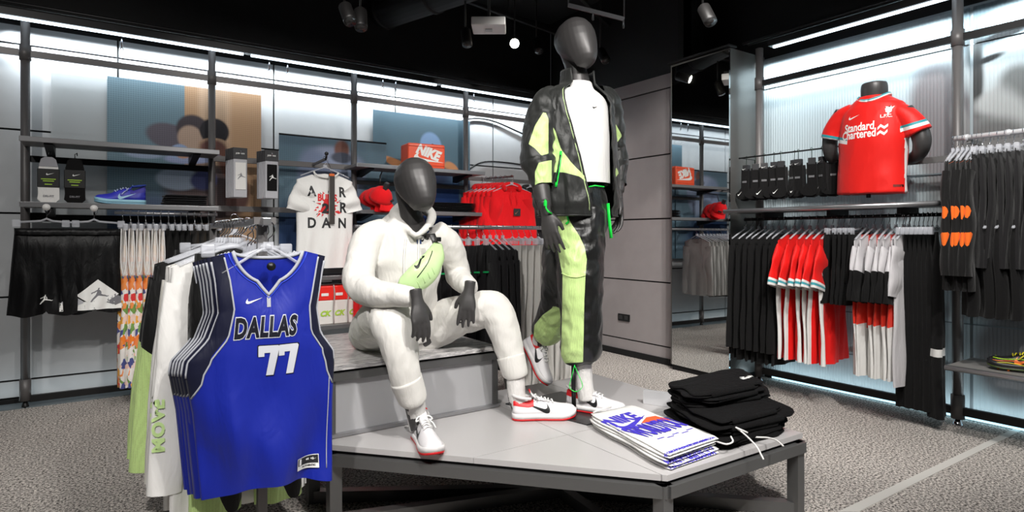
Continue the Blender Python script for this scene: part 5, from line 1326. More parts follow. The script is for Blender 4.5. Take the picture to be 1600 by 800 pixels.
# white drawcords hanging from the pile
cl = [[(1128, 663, 2.42), (1145, 668, 2.40), (1158, 674, 2.38), (1180, 695, 2.30), (1190, 712, 2.27), (1193, 718, 2.26)], [(1180, 683, 2.45), (1200, 684, 2.42), (1213, 688, 2.38), (1224, 697, 2.33)], [(1120, 690, 2.35), (1135, 694, 2.31), (1145, 690, 2.33), (1142, 682, 2.36)], [(1158, 672, 2.38), (1150, 668, 2.39), (1168, 676, 2.40)]]
for k, P in enumerate(cl):
    tag(MB().tube(catmull([W(*p) for p in P], 6), .0034, 8).build('drawcord', whi), ['longest white drawcord drooping over the platform edge', 'white drawcord lying on the platform edge at the right', 'white drawcord loop at the front of the black pile', 'short white drawcord lying on the black pile'][k], 'cord', 'hoodie drawcords')

# ================================================================ GOODS ON SHELVES
# stacks on the shelves
def stack(x0, x1, y0, y1, z, n, h, m, what, name='folded_shirt', cat='shirt'):
    for k in range(n):
        r = random.Random(k+int(x0*100)); j = lambda: r.uniform(-.008, .008)
        o = slab(MB(), [(x0+j(), y0+j()), (x1+j(), y0+j()), (x1+j(), y1+j()), (x0+j(), y1+j())], z+k*h, h*.95, k*1.7, wob=.012, nv=10).build(name, m)
        tag(o, '%s from the bottom of the %s' % (ORD[k], what), cat, what)
p = onY(257, 314, 5.09); p2 = onY(330, 314, 5.09)
stack(p.x, p2.x-.02, 5.09, 5.33, 1.427, 5, .017, fabric('stack_black', (.07,.065,.08), .8), 'dark folded stack beside the blue sneaker')
p = onY(676, 331, 5.09); p2 = onY(745, 331, 5.09)
stack(p.x, p2.x, 5.09, 5.33, 1.432, 6, .016, M('black_polybag', (.10,.10,.105), .15, coat=.6), 'stack of bagged black clothes right of the caps', 'bagged_shirt')
# red and white packs under the tee
for k in range(3):
    x = onY(508+22*k, 470, 4.99).x-.0; z = .462
    o = thing('wrapped_pack', ['left', 'middle', 'right'][k]+' red and white wrapped pack on the low shelf under the tee', 'package', (x, 5.05, z), .03*k)
    MB().box((-.062, -.05, 0), (.062, .14, .20), bev=.006).build('white_box', M('pack_white', (.88,.87,.85), .4), o, world=False)
    MB().box((-.064, -.053, .20), (.064, .143, .32), bev=.008).build('red_top', M('pack_red', (.90,.18,.15), .35), o, world=False)
    print_on('lime_mark', place2d(text2d('CK', .06, .003, shear=.3), 1), (.0, -.053, .09), (1, 0, 0), (0, 0, 1), M('print_lime', (.65,.8,.25), .6), None, o)
    print_on('label', poly2d([(-.03,-.012),(.03,-.012),(.03,.012),(-.03,.012)]), (.0, -.056, .25), (1, 0, 0), (0, 0, 1), whi, None, o)
    MB().tube(catmull([(.072, -.056, .33), (.078, -.062, .25), (.070, -.06, .12), (.074, -.058, .0)], 4), [.010, .011, .012, .014, .013, .012, .013, .014, .013, .011, .012, .013, .010], 8, flat=.5).build('wrapper', M('wrapper_film', (.72,.68,.67), .2, alpha=.75), o, world=False)
# orange shoe-box bag
p = onY(668, 262, 5.1)
o = thing('orange_bag', 'big orange box-shaped bag with white lettering on the upper shelf', 'bag', (p.x, 5.2, 1.835), -.10)
bm = bmesh.new(); bmesh.ops.create_cube(bm, size=1); 
for v in bm.verts: v.co = Vector((v.co.x*.37, v.co.y*.22, v.co.z*.235+.1175))
bmesh.ops.bevel(bm, geom=bm.edges[:], offset=.022, segments=4, affect='EDGES', profile=.6)
orm = M('orange_vinyl', (.93,.34,.20), .4); mb = MB().bm(bm, 0, True); bm.free(); mb.build('body', orm, o, world=False); b = bvh(mb)
for z in (.03, .205): MB().tube([(-.175, -.1115, z), (.175, -.1115, z)], .0025, 6).build('seam', M('orange_dark', (.78,.26,.15), .5), o, world=False)
letters(place2d(text2d('NIKE', .13, .008, shear=.2), .82, .95, 0, 0, -.30), (.01, -.2, .150), (1, 0, 0), (0, 0, 1), M('print_white'), b, o)
print_on('logo', place2d(swoosh(.30), 1, .8, 0, 0, -.35), (.02, -.2, .075), (1, 0, 0), (0, 0, 1), M('print_white'), b, o)
MB().tube([(.06, -.02, .235), (.09, -.02, .25), (.12, -.02, .235)], .004, 6).build('zip_pull', blackp_m, o, world=False)
# ================================================================ SHOES
def shoe(parent, heel, d, u, cols, name='sneaker', label=None, L=.30, sc=1.0, swo=True, high=False, lace=None):
    """sneaker as a part with sub-parts; heel: bottom centre of the heel, d: towards the toe, u: up out of the shoe"""
    d = Vector(d).normalized(); u = Vector(u); u = (u-d*u.dot(d)).normalized(); s_ = u.cross(d)
    Mx = Matrix(((d.x, s_.x, u.x, 0), (d.y, s_.y, u.y, 0), (d.z, s_.z, u.z, 0), (0, 0, 0, 1))); Mx = Matrix.Translation(heel) @ Mx @ Matrix.Scale(sc, 4)
    xs = [0, .012, .04, .09, .14, .19, .23, .262, .285, .297, .302]; wd = [.012, .030, .038, .037, .038, .046, .050, .047, .037, .022, .006]
    W_ = lambda x: float(np.interp(x, xs, wd)); spring = lambda x: .014*max(0, (x-.21)/.09)**2
    def slabring(z0, z1, g=0):
        rings = []
        for i in range(29):
            x = .302*i/28; w_ = W_(x)+g; b0 = spring(x)
            rings.append([(x, -w_*.96, z0+b0), (x, -w_, lerp(z0, z1, .5)+b0), (x, -w_*.97, z1+b0), (x, w_*.97, z1+b0), (x, w_, lerp(z0, z1, .5)+b0), (x, w_*.96, z0+b0)])
        return rings
    up = MB(); up.loft([[(x-(.0 if abs(x) > 9 else 0), y, z) for x, y, z in r] for r in slabring(.009, .032, .002)]); mid = up
    out = MB(); out.loft(slabring(0, .010, .001))
    hx = [0, .01, .03, .075, .10, .13, .17, .21, .25, .28, .295, .30]; hh = [.055, .066, .060, .050, .058, .066, .056, .044, .036, .026, .012, .002] if not high else [.080, .100, .094, .066, .076, .082, .066, .046, .036, .026, .012, .002]
    H_ = lambda x: float(np.interp(x, hx, hh)); rings = []
    for i in range(35):
        x = .003+.296*i/34; w_ = W_(x)*.94; h = H_(x); b0 = .028+spring(x); ring = []
        for k in range(17):
            th = PI*k/16; c = math.cos(th); s2 = math.sin(th)
            yy = w_*math.copysign(abs(c)**.62, c); tpr = 1-.42*s2*(1 if x > .1 else .55)
            ring.append((x, yy*tpr, b0+h*s2**.75))
        rings.append(ring)
    upp = MB(); upp.loft(rings, cap=True)
    col = MB(); cr = []
    for i in range(13):
        x = .006+.094*i/12; w_ = W_(x)*.9; h = H_(x); ring = []
        for k in range(17):
            th = PI*(.16+.68*k/16); c = math.cos(th); s2 = math.sin(th)
            ring.append((x-.002, w_*math.copysign(abs(c)**.62, c)*(1-.42*s2*.55)*1.05, .028+h*s2**.75+.003))
        cr.append(ring)
    col.loft(cr, cap=False, closed=False)
    cb = MB(); rim = [(.004+.045*(1-math.cos(a)), .031*math.sin(a), .028+H_(.05)+.020+.008*math.cos(a*1)) for a in lin(-PI*.8, PI*.8, 20)]
    cb.tube(rim, .007, 8)
    tg = MB(); tg.loft([[(x+.0, y*w_, z+.0) for y, z in ((-1, zz), (-.5, zz+.006), (0, zz+.009), (.5, zz+.006), (1, zz), (.5, zz-.004), (0, zz-.002), (-.5, zz-.004))] for x, zz, w_ in ((.083, .128, .020), (.092, .112, .024), (.11, .098, .024), (.14, .088, .022), (.18, .074, .018))])
    tl = MB().tube([(.081, y, .128+.006*(1-(y/.022)**2)) for y in lin(-.022, .022, 9)], .0035, 6)
    lc = MB()
    for i in range(6):
        x = .105+.016*i; z = .028+H_(x)+.006; sg = 1 if i % 2 else -1
        lc.tube(catmull([(x+.004*sg, -.020, z-.008), (x, 0, z+.004), (x-.004*sg, .020, z-.008)], 3), .0036, 6, flat=.6)
    lc.tube(catmull([(.105, 0, .098), (.112, .022, .108), (.12, .035, .096), (.115, .020, .094), (.105, 0, .098), (.112, -.022, .108), (.122, -.034, .094), (.115, -.02, .094)], 4), .0032, 6)
    lc.tube(catmull([(.105, .0, .098), (.13, .03, .088), (.15, .042, .066)], 4), .0032, 6)
    root = upp.xf(Mx).build(name, cols['upper'], parent, label=label)
    for nm, mb_, m_ in (('midsole', mid, cols['mid']), ('outsole', out, cols['out']), ('heel_panel', col, cols['collar']), ('collar', cb, cols['rim']), ('tongue', tg, cols['upper']), ('tongue_edge', tl, cols['edge']), ('laces', lc, cols['lace'])):
        mb_.xf(Mx).build(nm, m_, root)
    if swo:
        bb = bvh(upp)
        for sd in (-1, 1):
            U_ = d*(-1 if sd > 0 else 1); nrm = s_*sd; V_ = u; 
            g = swoosh(.115)
            if sd > 0: g = ([(-x, y) for x, y in g[0]], g[1]); 
            g = ([(-x, y) for x, y in g[0]], g[1])     # tail towards the heel
            ctr = Mx @ Vector((.115, sd*.06, .056))
            UU = -d if sd > 0 else d
            g2 = ([(x*(1 if sd > 0 else 1), y) for x, y in (swoosh(.115)[0])], swoosh(.115)[1])
            g2 = ([(x if sd > 0 else -x, y) for x, y in g2[0]], [tuple(reversed(f)) if sd < 0 else f for f in g2[1]])
            print_on('logo', place2d(g2, 1, 1.15, rot=0), ctr, UU, u, cols['swoosh'], bb, root, off=.0012, maxe=.012, world=True)
    return root, Mx
lw = M('shoe_white_leather', (.90,.89,.90), .4, bump=(60, .1, .001)); lr = M('shoe_red', (.82,.10,.13), .45); lk = M('shoe_black', (.07,.07,.08), .4)
lacew = M('lace_white', (.93,.93,.92), .8, bump=(400, .4, .001))
RED = dict(upper=lw, mid=M('midsole_white', (.90,.89,.89), .5), out=lr, collar=lr, rim=M('lining_white', (.85,.84,.84), .9), edge=lr, lace=lacew, swoosh=lk)
sock_f = fabric('sock_white_rib', (.84,.83,.82), .95, .1, .6, fold=30)

# ================================================================ MANNEQUINS
man_m = M('mannequin_charcoal', (.25,.243,.243), .42, .2, bump=(500, .10, .0004))
def hand_into(mb, wrist, d, back, thumb, curl=.35, sp=.16, L=.185, side_len=(1, 1.12, 1.04, .84)):
    """palm and five fingers; d: wrist to fingertips, back: out of the back of the hand, thumb: towards the thumb side"""
    d = Vector(d).normalized(); back = Vector(back); back = (back-d*back.dot(d)).normalized(); th = Vector(thumb); th = (th-d*th.dot(d)-back*th.dot(back)).normalized(); wrist = Vector(wrist)
    P = lambda x, y, z: wrist+th*x+back*y+d*z
    def ringloft(sec):
        rings = []
        for z, cx, cy, a, b_ in sec: rings.append([P(cx+a*math.cos(2*PI*k/16), cy+b_*math.sin(2*PI*k/16), z) for k in range(16)])
        mb.loft(rings)
    k_ = L/.185
    ringloft([(-.05*k_, 0, 0, .026, .024), (-.01*k_, 0, 0, .025, .019), (.02*k_, 0.002, 0, .030, .017), (.05*k_, .001, 0, .038, .0165), (.075*k_, 0, 0, .041, .0145), (.092*k_, 0, 0, .039, .0115)])
    for i, (x, fl) in enumerate(zip((.0295, .0100, -.0100, -.0285), side_len)):
        seg = [.038*fl*k_, .026*fl*k_, .020*fl*k_]; a = curl*.45+.06*i; p = P(x*.95, 0, .078*k_); pts = [p, P(x, .001, .090*k_)]
        dirx = sp*x/.03
        for q, s_ in enumerate(seg):
            v = (d*math.cos(a)-back*math.sin(a)+th*math.sin(dirx*(1-.3*q))*1).normalized(); pts.append(pts[-1]+v*s_); a += curl*(.75+.1*q)
        limb(mb, pts, [.0095, .0098, .0090, .0080, .0062], n=10, sub=3, ref=back)
    pts = [P(.020, -.004, .018*k_), P(.036, -.010, .038*k_), P(.050, -.016, .062*k_), P(.055, -.022, .088*k_)]
    limb(mb, pts, [.015, .0135, .0108, .0080], n=10, sub=3, ref=back)
def head_into(mb, chin_c, crown_c, f, neck):
    """smooth egg head: chin_c, crown_c axis ends; f facing; neck: list of (point, radius)"""
    ax = Vector(crown_c)-Vector(chin_c); h = ax.length; ax.normalize(); f = Vector(f); f = (f-ax*f.dot(ax)).normalized(); s_ = f.cross(ax)
    T = [0, .03, .08, .16, .26, .38, .52, .66, .78, .88, .95, .985, 1.0]
    sw = [.012, .034, .048, .060, .070, .079, .086, .087, .080, .064, .042, .022, .004]     # half width
    ff = [.030, .066, .085, .096, .101, .104, .105, .101, .091, .073, .048, .026, .004]        # forward reach
    bb = [-.018, -.026, -.016, .014, .050, .086, .110, .119, .112, .090, .058, .028, .004]       # backward reach
    rings = []
    for t, a, b_, c in zip(T, sw, ff, bb):
        p = Vector(chin_c)+ax*(h*t); ring = []
        for k in range(28):
            th = 2*PI*k/28; cc, ss = math.cos(th), math.sin(th)
            r = (b_ if cc > 0 else c); ring.append(p+f*(math.copysign(abs(cc)**(.85 if cc > 0 else 1), cc)*(b_ if cc > 0 else c if c > 0 else -c*-1))+s_*(ss*a))
        rings.append(ring)
    mb.loft(rings)
    limb(mb, [q[0] for q in neck], [q[1] for q in neck], n=20, sub=4, ref=f)

def proj(p):
    v = Vector(p)-C0; Z = v.dot(FW); return (800+FP*v.dot(RT)/Z, 369-FP*v.z/Z)
def wrinkle(mb, amp=.004, f1=9, st=(1, 1, .5), seed=0, amt=None):
    out = []
    for p, n in zip(mb.v, mb.no):
        q = Vector((p[0]*st[0]*f1+seed, p[1]*st[1]*f1, p[2]*st[2]*f1))
        a = mnoise.noise(q+mnoise.noise_vector(q*.5)*.8); r = (1-abs(a)*2.4)
        k = amp*(amt(p) if amt else 1)
        out.append((p[0]+n[0]*r*k, p[1]+n[1]*r*k, p[2]+n[2]*r*k))
    mb.v = out; return mb
UPV = Vector((0, 0, 1))

# ---------------------------------------------------------------- seated figure
sf = (-FW*.86+RT*.50).normalized()                        # chest direction
o = thing('mannequin', 'seated charcoal mannequin in white hoodie and white joggers on the stone-topped box', 'mannequin', (1.25, 2.85, .652))
mb = MB()
hf = (RT*.66-FW*.75).normalized()
head_into(mb, W(657, 333, 2.70), W(643, 248, 2.76), (hf-UPV*.10), [(W(636, 296, 2.80), .058), (W(641, 328, 2.80), .051), (W(645, 352, 2.81), .060), (W(643, 375, 2.84), .075)])
limb(mb, [W(640, 360, 2.84), W(630, 420, 2.85), W(628, 500, 2.90), W(630, 528, 2.93)], [(.13, .07), (.13, .09), (.13, .10), (.12, .09)], ref=sf)
armR = [W(598, 372, 2.78), W(568, 438, 2.65), W(645, 463, 2.42)]; armL = [W(684, 378, 2.88), W(715, 430, 2.98), W(732, 449, 2.76)]
for a_ in (armR, armL): limb(mb, a_, [.038, .036, .026], ref=sf)
hand_into(mb, W(652, 470, 2.38), -UPV*1.0+RT*.20-FW*.22, -FW*.8+RT*.5, RT*.5+FW*.6, curl=.42, L=.175, sp=.05)
hand_into(mb, W(733, 455, 2.73), -UPV*1.0-RT*.10-FW*.25, -FW*.95+UPV*.1, -RT, curl=.34, L=.175, sp=.12)
limb(mb, [W(605, 525, 2.90), W(612, 495, 2.55), W(638, 600, 2.48), W(650, 650, 2.50), W(655, 672, 2.48)], [.07, .05, .04, .036, .034], ref=sf)
limb(mb, [W(655, 525, 2.93), W(765, 482, 2.88), W(800, 580, 2.83), W(806, 622, 2.80), W(812, 640, 2.80)], [.07, .05, .04, .036, .034], ref=sf)
fuse(mb, .0042, 5).build('body', man_m, o)
# hoodie
mb = MB()
limb(mb, [W(634, 530, 2.93), W(631, 490, 2.91), W(631, 450, 2.87), W(634, 400, 2.84), W(640, 366, 2.83), W(645, 356, 2.83)], [(.150, .125), (.158, .135), (.165, .135), (.172, .125), (.135, .090), (.070, .065)], n=40, ref=sf, wr=.05, seed=2, wf=(4, 9))
limb(mb, [W(604, 357, 2.79), W(577, 374, 2.74), W(564, 408, 2.68), W(562, 442, 2.60), W(585, 458, 2.50), W(622, 462, 2.44), W(646, 464, 2.41)], [(.052, .052), (.068, .066), (.064, .064), (.068, .064), (.058, .056), (.046, .044), (.036, .034)], n=26, ref=sf, wr=.06, seed=5, wf=(3, 34))
limb(mb, [W(678, 360, 2.86), W(700, 380, 2.90), W(712, 412, 2.96), W(716, 432, 2.97), W(722, 440, 2.88), W(730, 446, 2.79), W(734, 452, 2.75)], [(.052, .050), (.064, .060), (.060, .058), (.060, .058), (.052, .050), (.046, .044), (.036, .034)], n=26, ref=sf, wr=.06, seed=8, wf=(3, 34))
# hood round the neck
hp = [(618, 332, 2.88), (636, 322, 2.93), (656, 322, 2.92), (673, 334, 2.86), (671, 350, 2.78), (654, 366, 2.715), (646, 366, 2.715), (628, 350, 2.77), (618, 338, 2.82), (618, 332, 2.88)]
limb(mb, [W(*p) for p in hp], [.030, .034, .030, .024, .018, .011, .011, .018, .025, .030], n=14, ref=UPV)
limb(mb, [W(630, 334, 2.92), W(606, 350, 2.88), W(590, 366, 2.84)], [.038, .036, .03], ref=sf)
limb(mb, [W(625, 345, 2.93), W(630, 365, 2.98), W(640, 395, 2.99)], [(.08, .05), (.10, .045), (.05, .02)], ref=sf)
hd_ = wrinkle(fuse(mb, .0068, 4), .0030, 9, (1, 1, .6), 3)
hood_o = hd_.build('hoodie', whi2, o); hb = bvh(hd_)
U, V = (RT*.86+FW*.5).normalized(), UPV
for P in ([(638, 372, 2.70), (638, 395, 2.66), (637, 420, 2.66), (636, 446, 2.68)], [(664, 372, 2.69), (665, 395, 2.66), (664, 415, 2.66), (664, 442, 2.67)]):
    pts = []
    for q in catmull([W(*p) for p in P], 4):
        h = hb.ray_cast(q+sf*.2, -sf, .5); pts.append((h[0]+sf*.006) if h[0] else q)
    MB().tube(pts, .0042, 6).build('drawstring', whi, o)
c_ = W(666, 378, 2.68); print_on('chest_patch', poly2d([(-.012,-.010),(.012,-.010),(.012,.010),(-.012,.010)]), c_, U, V, M('patch_blue', (.14,.25,.45), .6), hb, o, world=True)
c_ = W(668, 448, 2.68); print_on('pocket_zip', poly2d([(-.003,-.022),(.003,-.022),(.003,.022),(-.003,.022)]), c_, U, V, blackp_m, hb, o, world=True, off=.003)
c_ = W(691, 432, 2.72)
print_on('chest_swoosh', place2d(swoosh(.05), 1, rot=.5), W(676, 372, 2.7), U, V, lk, hb, o, world=True)
# joggers
mb = MB()
limb(mb, [W(632, 545, 2.97), W(630, 515, 2.94), W(630, 485, 2.91)], [(.155, .115), (.17, .135), (.155, .12)], n=36, ref=sf)
limb(mb, [W(578, 522, 2.98), W(584, 512, 2.86), W(594, 500, 2.68), W(606, 492, 2.55), W(617, 515, 2.485), W(627, 555, 2.46), W(634, 590, 2.455), W(640, 607, 2.465)], [(.100, .095), (.108, .098), (.100, .092), (.088, .084), (.084, .082), (.070, .070), (.060, .060), (.056, .056)], n=30, ref=sf, wr=.07, seed=1, wf=(4, 14))
limb(mb, [W(640, 520, 2.98), W(672, 512, 2.95), W(715, 494, 2.91), W(752, 484, 2.88), W(770, 484, 2.865), W(783, 505, 2.85), W(794, 540, 2.835), W(802, 572, 2.82)], [(.105, .095), (.106, .092), (.094, .088), (.086, .084), (.084, .082), (.076, .074), (.066, .064), (.058, .056)], n=30, ref=sf, wr=.07, seed=6, wf=(4, 14))
jg = wrinkle(fuse(mb, .0068, 4), .0035, 8, (1, 1, .5), 7); jg.build('joggers', whi2, o)
for P, r in (([(634, 592, 2.455), (640, 608, 2.465), (645, 622, 2.47), (647, 628, 2.475)], (.067, .064, .059, .050)), ([(798, 556, 2.828), (802, 572, 2.82), (806, 584, 2.815), (807, 588, 2.815)], (.067, .064, .059, .050))):
    mb = MB(); limb(mb, [W(*p) for p in P], list(r), n=30, ref=sf, sub=5); mb.build('ankle_cuff', whi2, o)
for P in ([(645, 615, 2.48), (649, 635, 2.495), (653, 656, 2.51), (656, 672, 2.50)], [(805, 580, 2.815), (806, 600, 2.81), (808, 620, 2.80), (815, 638, 2.79)]):
    mb = MB(); limb(mb, [W(*p) for p in P], [.043, .042, .041, .042], n=22, ref=sf, wr=.04, wf=(2, 60)); mb.build('sock', sock_f, o)
heel = onZ(655, 672, PZ); 
hz = W(652, 676, 2.565); hz.z = PZ+.001; tz = W(679, 705, 2.30); tz.z = PZ+.001
shoe(o, hz, tz-hz, UPV, RED, label='white low sneaker with red sole, on the platform edge')
hz = onZ(800, 655, PZ+.002); tz = onZ(896, 652, PZ+.002)
shoe(o, hz, tz-hz, UPV, RED, label='white low sneaker with red heel and black side mark')
# cross-body bag
bagm = M('lime_translucent', (.84,.97,.70), .3, alpha=.72, coat=.3)
bg = thing('crossbody_bag', 'see-through pale lime cross-body bag slung over the white hoodie', 'bag', W(655, 425, 2.62))
mb = MB(); P = [(684, 382, 2.66), (680, 400, 2.63), (668, 420, 2.59), (650, 436, 2.57), (632, 446, 2.56), (622, 450, 2.565)]
limb(mb, [W(*p) for p in P], [(.022, .018), (.045, .028), (.056, .034), (.055, .034), (.038, .026), (.012, .01)], n=22, ref=sf, wr=.06, seed=3, wf=(4, 20)); mb.build('pouch', bagm, bg); bb = bvh(mb)
mb = MB(); limb(mb, [W(675, 366, 2.68), W(679, 376, 2.67), W(683, 392, 2.665)], [(.015, .005), (.014, .005), (.012, .006)], ref=sf); mb.build('strap', blackp_m, bg)
def onto(P, t, up=.003):
    out = []
    for q in catmull([W(*p) for p in P], 4):
        h = t.ray_cast(q+sf*.2, -sf, .5); out.append((h[0]+sf*up) if h[0] else q)
    return out
MB().tube(onto([(664, 356, 2.8), (674, 362, 2.75), (680, 374, 2.7)], hb, .004), .009, 8, flat=.4).build('strap', blackp_m, bg)
MB().tube(onto([(676, 392, 2.6), (662, 410, 2.6), (642, 432, 2.6)], bb, .001), .0022, 6).build('zip', lk, bg)
MB().box(W(684, 374, 2.64)-Vector((.012, .012, .010)), W(684, 374, 2.64)+Vector((.012, .012, .010)), bev=.003).build('buckle', blackp_m, bg)
print_on('logo', place2d(swoosh(.075), 1, rot=.70), W(657, 408, 2.56), U, V, lk, bb, bg, world=True, off=.002)
for s_, t_ in ((.3, 0), (.45, 0), (.6, 0), (.75, 0)):
    a = W(*[lerp(P[1][i], P[4][i], s_) for i in range(3)]); MB().tube(onto([tuple([lerp(P[1][i], P[4][i], s_)+(8 if i == 0 else 14 if i == 1 else 0) for i in range(3)]), tuple([lerp(P[1][i], P[4][i], s_)+(2 if i == 0 else 4 if i == 1 else 0) for i in range(3)])], bb, .001), .0016, 5).build('crease', bagm, bg)

# ---------------------------------------------------------------- standing figure
tf_ = (RT*.55-FW*.84).normalized(); tl_ = (RT*.84+FW*.55).normalized()
o = thing('mannequin', 'tall standing charcoal mannequin in a black and lime tracksuit, stepping forward', 'mannequin', W(910, 640, 2.9)*1.0)
mb = MB()
head_into(mb, W(908, 110, 2.90), W(894, 31, 2.96), (RT*.70-FW*.72-UPV*.08), [(W(892, 80, 2.98), .056), (W(899, 105, 2.975), .052), (W(903, 130, 2.97), .060), (W(902, 150, 2.98), .08)])
limb(mb, [W(903, 140, 2.98), W(900, 170, 2.97), W(900, 240, 2.97), W(900, 300, 2.97), W(900, 345, 2.97)], [(.08, .06), (.16, .085), (.15, .095), (.13, .09), (.13, .10)], ref=tf_)
aR = [W(852, 168, 2.88), W(838, 245, 2.82), W(850, 322, 2.72)]; aL = [W(950, 170, 3.08), W(966, 240, 3.10), W(966, 300, 3.02)]
for a_ in (aR, aL): limb(mb, a_, [.050, .042, .030], ref=tf_)
limb(mb, [W(838, 250, 2.82), W(846, 296, 2.76), W(852, 326, 2.71)], [.045, .040, .029], ref=tf_)
hand_into(mb, W(853, 332, 2.70), -UPV+RT*.22-FW*.08, -RT*.35-FW*.9, RT*.8-FW*.3, curl=.30, L=.20)
hand_into(mb, W(967, 308, 3.02), -UPV+RT*.03-FW*.05, RT*.9+FW*.2, -FW, curl=.40, L=.20)
limb(mb, [W(910, 345, 2.95), W(907, 445, 2.87), W(912, 570, 2.90), W(915, 615, 2.89)], [.07, .05, .038, .034], ref=tf_)
limb(mb, [W(890, 345, 3.0), W(876, 440, 3.0), W(850, 525, 3.22), W(836, 552, 3.28)], [.07, .05, .038, .034], ref=tf_)
fuse(mb, .0042, 5).build('body', man_m, o)
# white tee
mb = MB()
limb(mb, [W(903, 130, 2.97), W(903, 142, 2.97), W(903, 158, 2.965), W(902, 200, 2.955), W(902, 250, 2.955), W(903, 288, 2.955)], [(.068, .064), (.085, .078), (.165, .105), (.178, .128), (.172, .135), (.170, .135)], n=40, ref=tf_, cap=False, wr=.02, seed=4, wf=(4, 4))
mb.build('tee', whi, o); tb_ = bvh(mb)
print_on('logo', swoosh(.034), W(947, 163, 2.8), tl_, UPV, lk, tb_, o, world=True, off=.003)
# jacket, open at the front
cz = lambda py: W(902, py, 2.97)
prof = [(112, .080, .082), (124, .082, .082), (134, .090, .086), (142, .140, .100), (150, .185, .118), (165, .205, .132), (200, .208, .150), (250, .212, .158), (300, .222, .165), (322, .224, .168), (328, .212, .158), (338, .208, .155)]
def jacket():
    mb = MB(); rings = []; A = []; nz, nf = 64, 110; ys = [p[0] for p in prof]
    LIME = [(848,176),(858,186),(868,205),(877,233),(892,254),(910,272),(928,288),(928,294),(905,276),(880,269),(852,270),(840,240)]
    LR = [(944,268),(952,272),(962,262),(966,270),(955,286),(944,294)]
    for j in range(nz+1):
        t = j/nz; py = lerp(112, 338, t); ra = np.interp(py, ys, [p[1] for p in prof]); rb = np.interp(py, ys, [p[2] for p in prof]); c = cz(py)
        a1 = math.radians(np.interp(py, [112, 135, 200, 250, 338], [-66, -54, -40, -28, -10])); a2 = math.radians(np.interp(py, [112, 135, 200, 338], [50, 38, 30, 30]))
        ring = []
        for k in range(nf+1):
            phi = a2+(2*PI-(a2-a1))*k/nf
            nzv = mnoise.noise(Vector((math.cos(phi)*3.2, math.sin(phi)*3.2, t*3.5))); n2 = mnoise.noise(Vector((math.cos(phi)*7, math.sin(phi)*7, t*9+3)))
            q = 1+(.040*(1-abs(nzv)*2.6)+.026*(1-abs(n2)*3.0)+.009*(1-abs(mnoise.noise(Vector((math.cos(phi)*16, math.sin(phi)*16, t*12+7))))*3))*sstep(.08, .3, t)
            if py < 140: q *= 1+.05*math.cos(phi*2)
            p = c+tl_*(math.sin(phi)*ra*q)+tf_*(math.cos(phi)*rb*q); ring.append(p)
            px = proj(p); front = math.cos(phi) > -.35
            A.append(max(sdpoly(px, LIME), sdpoly(px, LR))*.003 if front else -.01)
        rings.append(ring)
    mb.loft(rings, cap=False, closed=False, attrs={'m1': A})
    return mb
jkm = mask_fabric('tracksuit_cloth', (.14,.145,.14), [lime], rough=.45, wr=.55, fold=13, dots=(0,), spec=.35)
jmb = jacket(); jo = jmb.build('jacket', jkm, o); md = jo.modifiers.new('s', 'SOLIDIFY'); md.thickness = .004; md.offset = -1; jb = bvh(jmb)
# jacket sleeves
SL = [(836,196),(851,172),(857,186),(857,240),(846,243),(836,232),(826,225)]; SL2 = [(842,254),(862,250),(862,292),(836,290),(836,268)]; SR = [(956,186),(962,194),(972,212),(962,226),(956,222)]
def slv(P, R_, seed):
    mb = MB(); limb(mb, [W(*p) for p in P], R_, n=40, sub=14, ref=tf_, wr=.11, seed=seed, wf=(5, 16), cap=False, attr=lambda th, t, p: {'m1': max(sdpoly(proj(p), SL), sdpoly(proj(p), SL2), sdpoly(proj(p), SR))*.003}); return mb.build('sleeve', jkm, o)
slv([(872, 150, 2.93), (856, 164, 2.89), (845, 198, 2.85), (839, 235, 2.81), (841, 254, 2.80), (845, 275, 2.78), (848, 291, 2.765)], [(.055, .05), (.078, .070), (.076, .076), (.072, .072), (.078, .074), (.056, .056), (.046, .046)], 3)
slv([(932, 150, 3.04), (947, 162, 3.08), (955, 198, 3.10), (958, 232, 3.12), (962, 250, 3.11), (963, 275, 3.07), (966, 291, 3.05)], [(.055, .05), (.072, .066), (.064, .068), (.056, .066), (.060, .064), (.046, .050), (.040, .042)], 9)
# hem band, placket, zip, pocket zip
grn = M('zip_green', (.10,.88,.28), .4)
def along(mbv, col, rows, nf=110): return [Vector(mbv.v[r*(nf+1)+col]) for r in rows]
MB().tube(along(jmb, 0, range(0, 65)), .005, 6).build('placket', jkm, o); MB().tube(along(jmb, 110, range(0, 65)), .005, 6).build('placket', jkm, o)
MB().tube([p+tf_*.004 for p in along(jmb, 109, range(4, 63))], .0022, 6).build('zip', M('zip_lime_edge', (.75,.85,.6), .5), o)
MB().tube([Vector(p) for p in jmb.v[64*111:64*111+111]], .009, 8, flat=.6).build('hem_band', jkm, o)
def on_j(P, t, dirv, up=.002, n=4):
    out = []
    for q in catmull([W(*p) for p in P], n):
        dv = (C0-q).normalized(); h = t.ray_cast(q+dv*.4, -dv, .9); out.append(h[0]+dv*up if h[0] else q)
    return out
MB().tube(on_j([(876, 236, 2.8), (874, 255, 2.8), (871, 272, 2.8), (868, 292, 2.8)], jb, 0), .0115, 8, flat=.4).build('pocket_zip', grn, o)
MB().tube(on_j([(876, 242, 2.8), (873, 262, 2.8), (869, 284, 2.8)], jb, 0, .007), .0045, 6).build('zip_teeth', lk, o)
MB().tube([W(852, 312, 2.66), W(853, 325, 2.66), W(856, 330, 2.66), W(862, 334, 2.68)], .004, 6).build('toggle_cord', grn, o)
MB().box(W(852, 318, 2.66)-Vector((.006, .006, .012)), W(852, 318, 2.66)+Vector((.006, .006, .012)), bev=.002).build('toggle', grn, o)
